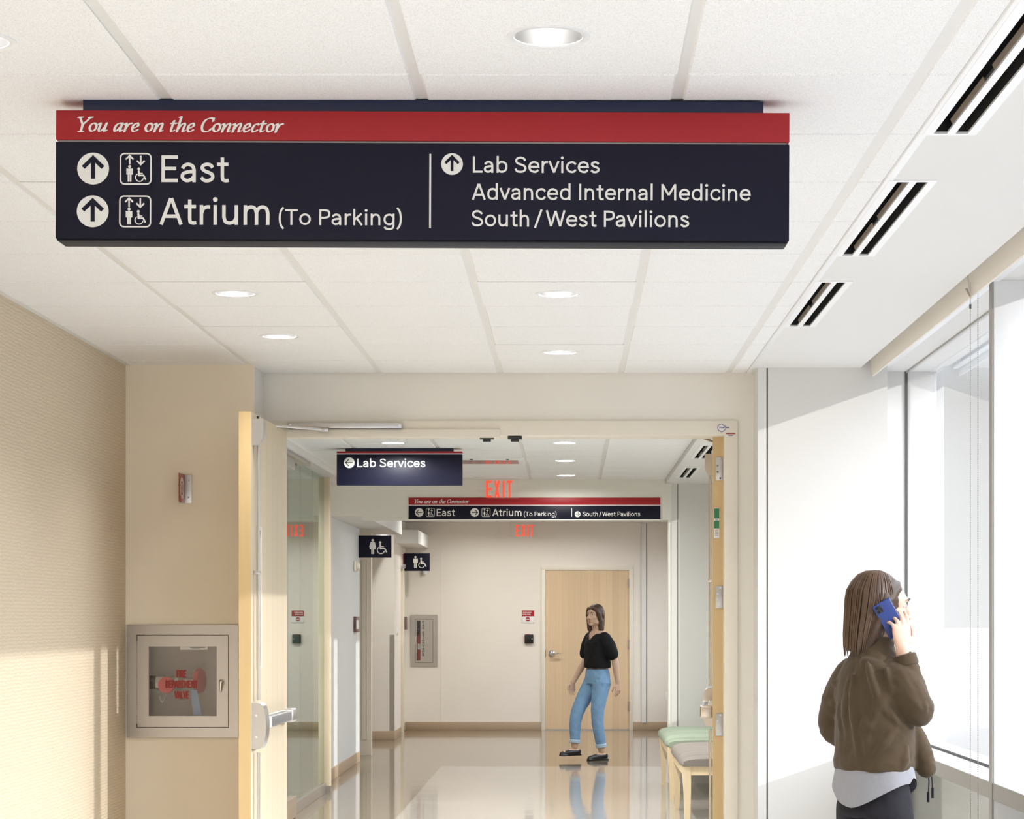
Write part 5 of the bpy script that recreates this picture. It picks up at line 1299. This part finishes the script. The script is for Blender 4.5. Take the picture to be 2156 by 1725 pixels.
def head_shapes(mb, T):
    def B(c, sc): mb_ball_t(mb, c, sc, T)
    B((0, -.016, .026), (.0735, .092, .087)); B((0, .030, -.034), (.057, .060, .072)); B((0, .030, .030), (.064, .055, .055))
    B((0, .068, -.090), (.023, .018, .017)); B((0, .074, .032), (.046, .018, .013))
    for s in (-1, 1):
        B((s*.036, .054, -.022), (.024, .023, .022)); B((s*.074, -.006, -.008), (.009, .018, .030)); B((s*.045, .02, -.065), (.022, .035, .030))
        B((s*.012, .098, -.030), (.009, .010, .008))
    mb.tube([T@Vector(p) for p in ((0, .080, .022), (0, .094, .0), (0, .106, -.024))], [.007, .008, .010], 12); mb.ball(T@Vector((0, .105, -.026)), .0095, 2)
    B((0, .083, -.058), (.022, .012, .008)); B((0, .081, -.067), (.019, .012, .007))
def mb_ball_t(mb, c, sc, T):
    q = bmesh.ops.create_icosphere(mb.bm, subdivisions=3, radius=1.0)
    bmesh.ops.scale(mb.bm, verts=q['verts'], vec=sc); bmesh.ops.translate(mb.bm, verts=q['verts'], vec=c); bmesh.ops.transform(mb.bm, matrix=T, verts=q['verts'])
def face_parts(parent, org, Mw, T, hairmat):
    for s in (-1, 1):
        mb = MB(); mb_ball_t(mb, (s*.030, .0715, .010), (.0115, .0095, .0062), T); bmesh.ops.transform(mb.bm, matrix=Mw, verts=mb.bm.verts); e = mb.build('eye', 'eyewhite', parent)
        mb = MB(); mb_ball_t(mb, (s*.030, .0795, .010), (.0055, .0030, .0055), T); bmesh.ops.transform(mb.bm, matrix=Mw, verts=mb.bm.verts); mb.build('iris', 'iris', e)
        mb = MB(); mb.tube([T@Vector(p) for p in ((s*.014, .0925, .030), (s*.030, .0905, .035), (s*.046, .079, .031))], [.003, .0034, .0018], 8); bmesh.ops.transform(mb.bm, matrix=Mw, verts=mb.bm.verts); mb.build('eyebrow', hairmat, parent)
    mb = MB(); mb_ball_t(mb, (0, .0885, -.0575), (.018, .0070, .0050), T); mb_ball_t(mb, (0, .0865, -.0665), (.015, .0072, .0055), T); bmesh.ops.transform(mb.bm, matrix=Mw, verts=mb.bm.verts); mb.build('mouth', 'lips', parent)

# ---------------- woman with the phone, seen from behind on the right
bx_, by_ = 1.036, 7.40
yaw = math.radians(-50); Mw = Matrix.Translation((bx_, by_, 0)) @ Matrix.Rotation(yaw, 4, 'Z')
org = (bx_, by_, 0)
HT = Matrix.Translation((0, .032, 1.512)) @ Matrix.Rotation(math.radians(-30), 4, 'Z') @ Matrix.Rotation(math.radians(-4), 4, 'X')
wr = HT @ Vector((.116, .048, -.138)); el = Vector((.165, .035, 1.160))
mb = MB(); head_shapes(mb, HT)
limb(mb, [(0, .0, 1.30), (0, .0, 1.37), tuple(HT@Vector((0, -.020, -.06)))], [.066, .054, .055])
mb.loft([ering(0, 0, z, a, b) for z, a, b in ((.80, .128, .084), (.95, .118, .080), (1.05, .120, .088), (1.15, .118, .085), (1.25, .115, .080), (1.31, .085, .058), (1.35, .062, .050))])
hd = (HT.to_3x3() @ Vector((-.02, -.12, 1.0))); hn = HT.to_3x3() @ Vector((-1, -.30, 0))
limb(mb, [(.092, -.004, 1.280), (.140, .012, 1.235), tuple(el)], [.036, .045, .038]); limb(mb, [tuple(el), tuple(el.lerp(wr, .4)), tuple(wr)], [.038, .037, .024])
hand(mb, wr, hd, hn, -1, (.30, .42, .55, .68), sc=.94)
lel = Vector((-.172, -.018, 1.095)); lw = Vector((-.100, .050, 1.02))
limb(mb, [(-.092, -.004, 1.280), (-.145, -.012, 1.21), tuple(lel)], [.036, .044, .038]); limb(mb, [tuple(lel), tuple(lw)], [.038, .025])
hand(mb, lw, (.75, .10, -.35), (.1, -.8, 0), 1, (.3, .3, .3, .3), sc=.80)
for s, fy in ((1, .10), (-1, -.12)):
    limb(mb, [(s*.066, 0, .82), (s*.088, fy*.45+.02, .47), (s*.085, fy, .09)], [.070, .054, .036]); limb(mb, [(s*.085, fy-.03, .05), (s*.09, fy+.12, .035)], [.036, .028])
w1 = voxelize(mb, 'person', 'skin', None, org, Mw, .0042, 2)
tag(w1, 'woman in an olive jacket holding a phone to her ear by the window', 'person')
face_parts(w1, org, Mw, HT, 'hair')
# hair
mb = MB()
mb_ball_t(mb, (0, -.022, .029), (.081, .100, .096), HT)
mb.tube([HT@Vector(p) for p in ((0, -.045, .03), (0, -.060, -.05), (0, -.066, -.115), (0, -.060, -.150))], [.072, .068, .062, .048], 24, True, .86)
for s in (-1, 1): limb(mb, [tuple(HT@Vector(p)) for p in ((s*.062, -.01, .04), (s*.068, -.022, -.03), (s*.062, -.040, -.10), (s*.048, -.055, -.15))], [.024, .024, .026, .018])
limb(mb, [tuple(HT@Vector(p)) for p in ((.012, .052, .086), (.050, .034, .060), (.073, .002, .005), (.072, -.02, -.075))], [.010, .013, .014, .012])
limb(mb, [tuple(HT@Vector(p)) for p in ((-.01, .052, .086), (-.050, .034, .060), (-.072, .005, .0))], [.010, .013, .013])
HI = HT.inverted()
def hcut(p):
    q = HI@p; return q.y > .028 and (q.x/.060)**2+((q.z+.038)/.092)**2 < 1.0 and abs(q.x) < .058
voxelize(mb, 'hair', 'hair', w1, org, Mw, .005, 3, .006, .03, cut=hcut)
def strands(parent, org, Mw, HT, m, low, amin, n=110, seed=3):
    rg = random.Random(seed); mb = MB()
    def at(z):
        T = [(.125, .004, .004, -.02), (.118, .038, .046, -.021), (.10, .060, .072, -.022), (.06, .079, .097, -.022), (.03, .0825, .1015, -.022), (-.03, .079, .092, -.030), (-.09, .074, .082, -.040), (-.15, .066, .070, -.047), (-.20, .055, .058, -.050)]
        for p, q in zip(T[:-1], T[1:]):
            if z >= q[0]:
                t = (p[0]-z)/(p[0]-q[0]); return [p[i]+(q[i]-p[i])*t for i in (1, 2, 3)]
        return T[-1][1:]
    for i in range(n):
        ph = math.radians(-amin+2*amin*(i+.5)/n)+rg.uniform(-.03, .03); end = low-rg.uniform(-.02, .03); pts = []
        zs = [.124, .119, .105, .08, .05, .02, -.02, -.06, -.10, -.14]; zs = [z for z in zs if z > end]+[end]
        dr = rg.uniform(-.10, .10); k = rg.uniform(.992, 1.022)
        for z in zs:
            rx, ry, cy = at(z); q = ph+dr*(.12-z); lim = math.radians(amin if z < .06 else 175)
            pts.append(HT@Vector((rx*k*math.sin(q), cy-ry*k*math.cos(q), z)))
        mb.tube(pts, [.0022]*(len(pts)-1)+[.0006], 5, False)
    bmesh.ops.transform(mb.bm, matrix=Mw, verts=mb.bm.verts); o = mb.build('hair_strands', m, parent); o['kind'] = 'stuff'
strands(w1, org, Mw, HT, 'strand', -.148, 112)
# jacket
mb = MB()
mb.loft([ering(cx, cy, z, a, b, 32, pw=.92) for z, cx, cy, a, b in ((.962, 0, 0, .142, .106), (.985, 0, 0, .148, .111), (1.05, 0, 0, .150, .112), (1.13, 0, 0, .148, .110), (1.22, 0, -.004, .146, .106), (1.28, 0, -.006, .136, .094), (1.325, 0, -.004, .108, .078), (1.358, 0, 0, .080, .068), (1.380, 0, .004, .067, .064), (1.412, 0, .004, .064, .062))])
limb(mb, [(.095, -.004, 1.282), (.128, .0, 1.255), (.150, .014, 1.215), (el.x, el.y-.004, el.z+.006)], [.064, .064, .061, .056])
fw = el.lerp(wr, .82)
limb(mb, [(el.x, el.y, el.z+.004), tuple(el.lerp(wr, .35)), tuple(fw)], [.056, .049, .036])
limb(mb, [(.08, -.02, 1.21), (.120, .004, 1.175)], [.055, .048])
limb(mb, [(-.095, -.004, 1.282), (-.130, -.010, 1.235), (-.158, -.016, 1.165), (lel.x, lel.y, lel.z)], [.062, .060, .058, .054]); limb(mb, [tuple(lel), tuple(lel.lerp(lw, .55)), tuple(lel.lerp(lw, .9))], [.054, .048, .042])
limb(mb, [(.085, .085, 1.10), (.118, .098, 1.03), (.140, .104, .965)], [.035, .040, .036])
FOLD = [([(0.126, -0.043, 1.200), (0.067, -0.103, 1.110), (0.000, -0.113, 1.040)], .015), ([(0.139, 0.000, 1.150), (0.101, -0.079, 1.060), (0.050, -0.104, 0.990)], .014), ([(0.143, -0.039, 1.260), (0.109, -0.084, 1.190), (0.076, -0.101, 1.100)], .012),
        ([(0.042, -0.107, 1.200), (0.059, -0.108, 1.120), (0.050, -0.112, 1.030)], .010), ([(-0.025, -0.107, 1.280), (-0.042, -0.112, 1.160), (-0.025, -0.112, 1.040)], .009), ([(-0.084, -0.082, 1.260), (-0.076, -0.101, 1.140), (-0.059, -0.107, 1.000)], .010),
        ([(-0.109, -0.052, 1.220), (-0.101, -0.077, 1.120), (-0.084, -0.093, 1.020)], .011), ([(0.017, -0.095, 1.330), (0.084, -0.073, 1.310), (0.126, -0.052, 1.280)], .010), ([(0.118, -0.069, 1.120), (0.109, -0.073, 1.050), (0.126, -0.052, 0.990)], .010)]
A, B_ = Vector((.118, .0, 1.265)), Vector(el); ax = (B_-A).normalized(); sx_ = ax.cross(Vector((0, 1, 0))).normalized(); sy_ = ax.cross(sx_)
def ringfold(P0, P1, r0, r1, t, tilt, a0, a1, r, skew):
    axis = (P1-P0); u_ = axis.normalized().cross(Vector((.3, 1, .1))).normalized(); v_ = axis.normalized().cross(u_); pts = []
    for k in range(7):
        a = math.radians(a0+(a1-a0)*k/6); tt = t+skew*(k/6-.5); rr = (r0+(r1-r0)*tt)*.99
        pts.append(tuple(P0+axis*tt+(u_*math.cos(a)+v_*math.sin(a))*rr))
    return (pts, r)
rgf = random.Random(11)
for k in range(9):
    a0 = rgf.uniform(0, 360); FOLD.append(ringfold(A, B_, .064, .057, .18+.09*k, 0, a0, a0+rgf.uniform(90, 170), rgf.uniform(.006, .010), rgf.uniform(.15, .40)))
for k in range(7):
    a0 = rgf.uniform(0, 360); FOLD.append(ringfold(B_, Vector(fw), .056, .036, .05+.13*k, 0, a0, a0+rgf.uniform(90, 180), rgf.uniform(.005, .008), rgf.uniform(.1, .30)))
for k in range(6):
    a0 = rgf.uniform(0, 360); FOLD.append(ringfold(Vector((-.115, -.008, 1.26)), lel, .062, .055, .1+.14*k, 0, a0, a0+rgf.uniform(90, 170), rgf.uniform(.006, .009), rgf.uniform(.1, .35)))
for pts, r in FOLD:
    R_ = r*2.6; ins = R_-r*.62
    def inset(p):
        q = Vector(p)
        if abs(q.x) < .132 and q.y < .03: t_ = Vector((0, 0, q.z))
        else:
            ts = [(P0+(P1-P0)*min(1, max(0, (q-P0).dot(P1-P0)/(P1-P0).length_squared))) for P0, P1 in ((A, B_), (B_, Vector(fw)), (Vector((-.115, -.008, 1.26)), lel))]
            t_ = min(ts, key=lambda w: (q-w).length)
        v_ = t_-q; return tuple(q+v_.normalized()*min(ins, v_.length*.8))
    p_, r_ = spline3([inset(p) for p in pts], [R_*.55]+[R_]*(len(pts)-2)+[R_*.55], 4); mb.tube(p_, r_, 12)
def back(px, z, lift):
    """point on the jacket's back: sideways offset seen from the corridor, height, lift off the cloth"""
    s = .0; e = Vector((.643, .766, 0))*px; f = Vector((.766, -.643, 0))
    for k in range(60):
        q = e+f*s
        if (q.x/.149)**2+(q.y/.111)**2 >= 1: break
        s += .004
    q = e+f*(s-.004+lift); return (q.x, q.y, z)
for pts, r in (([(-.045, 1.33), (-.005, 1.21), (.070, 1.09)], .013), ([(.062, 1.105), (.015, 1.06), (-.030, 1.01)], .015), ([(-.095, 1.29), (-.090, 1.16), (-.075, 1.0)], .011), ([(.10, 1.05), (.095, 1.00), (.08, .97)], .012), ([(.02, 1.31), (.045, 1.24), (.095, 1.17)], .012), ([(-.03, 1.12), (-.045, 1.05), (-.04, .98)], .010), ([(.035, 1.17), (.06, 1.13), (.10, 1.11)], .010)):
    p_, r_ = spline3([back(x*.9, z, .0005) for x, z in pts], [r*.5, r*1.35, r*.5], 5); mb.tube(p_, r_, 10)
f_ = Vector((.766, -.643, 0)); g_ = Vector((.643, .766, 0))
for t0, t1, o0, o1, r in ((.15, .75, .02, .04, .011), (.3, .95, -.015, .01, .012), (.1, .6, -.04, -.03, .010), (.5, 1.0, .035, .02, .010)):
    pts = []
    for k in range(4):
        t = t0+(t1-t0)*k/3; o = o0+(o1-o0)*k/3; rr = .062-.006*t; pts.append(tuple(A+(B_-A)*t+g_*o+f_*(math.sqrt(max(.0004, rr*rr-o*o))+.000)))
    p_, r_ = spline3(pts, [r*.4, r, r, r*.4], 4); mb.tube(p_, r_, 10)
mb.loft([ering(0, 0, z, a, b, 32, pw=.9) for z, a, b in ((.957, .143, .107), (.962, .150, .113), (.990, .151, .114), (.997, .146, .110))])
jk = voxelize(mb, 'jacket', 'jacket', w1, org, Mw, .0052, 2, .012, .06)
mb = MB(); mb.tube([tuple(el.lerp(wr, t)) for t in (.72, .745, .90, .915)], [.037, .0425, .041, .035], 24); bmesh.ops.transform(mb.bm, matrix=Mw, verts=mb.bm.verts); mb.build('cuff', 'jacket', jk)
for dx, ln in ((.0, .115), (.014, .10)):
    mb = MB(); mb.tube([(.135+dx, .118, .965), (.137+dx, .122, .92), (.135+dx*1.4, .120, .965-ln)], .0022, 8); mb.tube([(.135+dx*1.4, .120, .965-ln+.035), (.135+dx*1.4, .120, .965-ln)], .0045, 10); bmesh.ops.transform(mb.bm, matrix=Mw, verts=mb.bm.verts); mb.build('drawstring', 'trousers', jk)
# shirt tail
mb = MB(); n = 48; rings = []
for t in [i/7 for i in range(8)]:
    rg = []
    for k in range(n):
        a = 2*PI*k/n; zb = .835+.085*abs(math.cos(a))**1.6+(.02 if math.sin(a) > 0 else 0); z = 1.02+(zb-1.02)*t
        rip = 1+.012*math.sin(9*a)*t
        rg.append(((.138+.022*t)*rip*math.cos(a), (.102+.018*t)*rip*math.sin(a), z))
    rings.append(rg)
mb.loft(rings, cap=False); bmesh.ops.transform(mb.bm, matrix=Mw, verts=mb.bm.verts); mb.build('shirt', 'shirt', w1, smooth=60)
mb = MB(); mb.loft([ering(0, 0, z, a, b) for z, a, b in ((.80, .150, .106), (.87, .142, .100), (.91, .132, .094), (.94, .124, .088))])
for s, fy in ((1, .10), (-1, -.12)): limb(mb, [(s*.070, 0, .79), (s*.088, fy*.45+.02, .47), (s*.085, fy, .11)], [.080, .066, .048])
voxelize(mb, 'trousers', 'trousers', w1, org, Mw, .008, 4, .008, .06)
for s, fy in ((1, .10), (-1, -.12)):
    mb = MB(); limb(mb, [(s*.085, fy-.045, .048), (s*.087, fy+.05, .045), (s*.09, fy+.14, .034)], [.045, .043, .032]); limb(mb, [(s*.085, fy, .16), (s*.085, fy-.01, .06)], [.050, .048])
    mb.box(s*.087-.04, s*.087+.04, fy-.085, fy+.17, 0, .02, b=.008); voxelize(mb, 'boot', 'shoe', w1, org, Mw, .006, 3)
# phone (held, so a thing of its own)
PT = Mw @ HT @ Matrix.Translation((.0895, .004, -.038)) @ Matrix.Rotation(math.radians(34), 4, 'X') @ Matrix.Rotation(math.radians(-8), 4, 'Z')
ph = root('mobile_phone', tuple(PT.translation), 'blue-cased mobile phone held to the ear of the woman in the olive jacket', 'phone')
mb = MB(); mb.box(-.002, .006, -.033, .033, -.064, .064, b=.003, seg=3); bmesh.ops.transform(mb.bm, matrix=PT, verts=mb.bm.verts); mb.build('case', 'phoneblue', ph)
mb = MB(); mb.box(-.0035, -.0015, -.031, .031, -.062, .062, b=.0008); bmesh.ops.transform(mb.bm, matrix=PT, verts=mb.bm.verts); mb.build('screen', 'phoneglass', ph)
mb = MB(); mb.box(.0055, .0075, -.027, -.006, .032, .057, b=.0008); bmesh.ops.transform(mb.bm, matrix=PT, verts=mb.bm.verts); mb.build('camera_bump', 'phoneglass', ph)

# ---------------- woman walking in the end corridor
bx2, by2 = PX(1258, 22.6), 22.62
Mw = Matrix.Translation((bx2, by2, 0)) @ Matrix.Rotation(math.radians(122), 4, 'Z'); org = (bx2, by2, 0)
HT = Matrix.Translation((0, .035, 1.500)) @ Matrix.Rotation(math.radians(22), 4, 'Z')
mb = MB(); head_shapes(mb, HT)
limb(mb, [(0, .0, 1.28), (0, .005, 1.36), tuple(HT@Vector((0, -.018, -.06)))], [.066, .052, .053])
mb.loft([ering(0, 0, z, a, b) for z, a, b in ((.80, .140, .095), (.92, .132, .092), (1.02, .120, .088), (1.12, .130, .095), (1.22, .148, .10), (1.29, .140, .078), (1.345, .075, .06))])
rh = Vector((.205, .175, .80)); lh = Vector((-.215, -.115, .80))
for sh, e_, w_, s in (((.142, 0, 1.27), (.205, .015, 1.04), rh, 1), ((-.142, 0, 1.27), (-.215, -.075, 1.05), lh, -1)):
    limb(mb, [sh, tuple(Vector(sh).lerp(Vector(e_), .5)), e_], [.043, .040, .036]); limb(mb, [e_, tuple(Vector(e_).lerp(w_, .4)), tuple(w_)], [.036, .036, .024])
    hand(mb, w_, (0, .12 if s > 0 else -.05, -1), (-s, .15, 0), 1 if s > 0 else -1, (.28, .30, .34, .38), sc=.95)
FT = ((1, .23, .045), (-1, .0, 0.0))
for s, fy, fz in FT:
    kn = (s*.085, fy*.62+.055, .47+fz*.4); an = (s*.08, fy, .095+fz)
    limb(mb, [(s*.074, .0, .81), kn, an], [.078, .054, .034]); limb(mb, [(s*.08, fy-.02, .05+fz), (s*.085, fy+.13, .03+fz)], [.032, .026])
w2 = voxelize(mb, 'person', 'skin2', None, org, Mw, .005, 2)
tag(w2, 'woman in a black top and light blue jeans walking past the end door', 'person')
face_parts(w2, org, Mw, HT, 'hair2')
mb = MB(); mb_ball_t(mb, (0, -.022, .030), (.086, .102, .096), HT)
mb.tube([HT@Vector(p) for p in ((0, -.045, .03), (0, -.055, -.06), (0, -.056, -.14), (0, -.05, -.17))], [.084, .084, .078, .06], 24, True, .72)
for s in (-1, 1): limb(mb, [tuple(HT@Vector(p)) for p in ((s*.03, .066, .078), (s*.066, .030, .03), (s*.074, .0, -.05), (s*.072, -.01, -.13), (s*.06, -.015, -.175))], [.016, .022, .025, .026, .016])
HI = HT.inverted()
voxelize(mb, 'hair', 'hair2', w2, org, Mw, .006, 3, .006, .03, cut=hcut)
mb = MB()
mb.loft([ering(0, 0, z, a, b, 28, pw=.9) for z, a, b in ((.955, .165, .120), (.985, .168, .124), (1.06, .160, .122), (1.14, .160, .122), (1.22, .165, .115), (1.285, .150, .088), (1.315, .105, .074))])
limb(mb, [(.13, 0, 1.27), (.185, .006, 1.19), (.208, .014, 1.10)], [.068, .068, .066]); limb(mb, [(-.13, 0, 1.27), (-.185, -.025, 1.19), (-.21, -.05, 1.10)], [.068, .068, .066])
strands(w2, org, Mw, HT, 'strand2', -.175, 105, 90, 5)
def vneck(p): return p.z > 1.255 and p.y > .02 and abs(p.x) < min(.066, (p.z-1.245)*.95)
voxelize(mb, 'crop_top', 'blacktop', w2, org, Mw, .007, 3, .010, .06, cut=vneck)
mb = MB(); mb.loft([ering(0, 0, z, a, b) for z, a, b in ((.79, .160, .118), (.86, .166, .118), (.92, .152, .108), (.948, .146, .104))])
for s, fy, fz in FT:
    kn = (s*.085, fy*.62+.055, .47+fz*.4); an = Vector((s*.08, fy, .095+fz)); ae = tuple(an.lerp(Vector(kn), .20))
    limb(mb, [(s*.083, .0, .81), kn, ae], [.100, .068, .052])
jn = voxelize(mb, 'jeans', 'jeans', w2, org, Mw, .007, 3, .010, .05)
for s, fy, fz in FT:
    kn = Vector((s*.085, fy*.62+.055, .47+fz*.4)); an = Vector((s*.08, fy, .095+fz))
    mb = MB(); mb.tube([tuple(an.lerp(kn, t)) for t in (.10, .115, .19, .205)], [.050, .056, .058, .053], 24); bmesh.ops.transform(mb.bm, matrix=Mw, verts=mb.bm.verts); mb.build('rolled_cuff', 'cuff', jn)
    mb = MB(); limb(mb, [(s*.08, fy-.035, .042+fz), (s*.083, fy+.06, .034+fz), (s*.088, fy+.155, .024+fz)], [.040, .038, .024]); mb.box(s*.084-.034, s*.084+.034, fy-.075, fy+.175, fz, fz+.016, b=.007)
    voxelize(mb, 'loafer', 'shoe', w2, org, Mw, .006, 3, cut=(lambda p, fy=fy, fz=fz: p.z > fz+.062 and p.y < fy+.07))
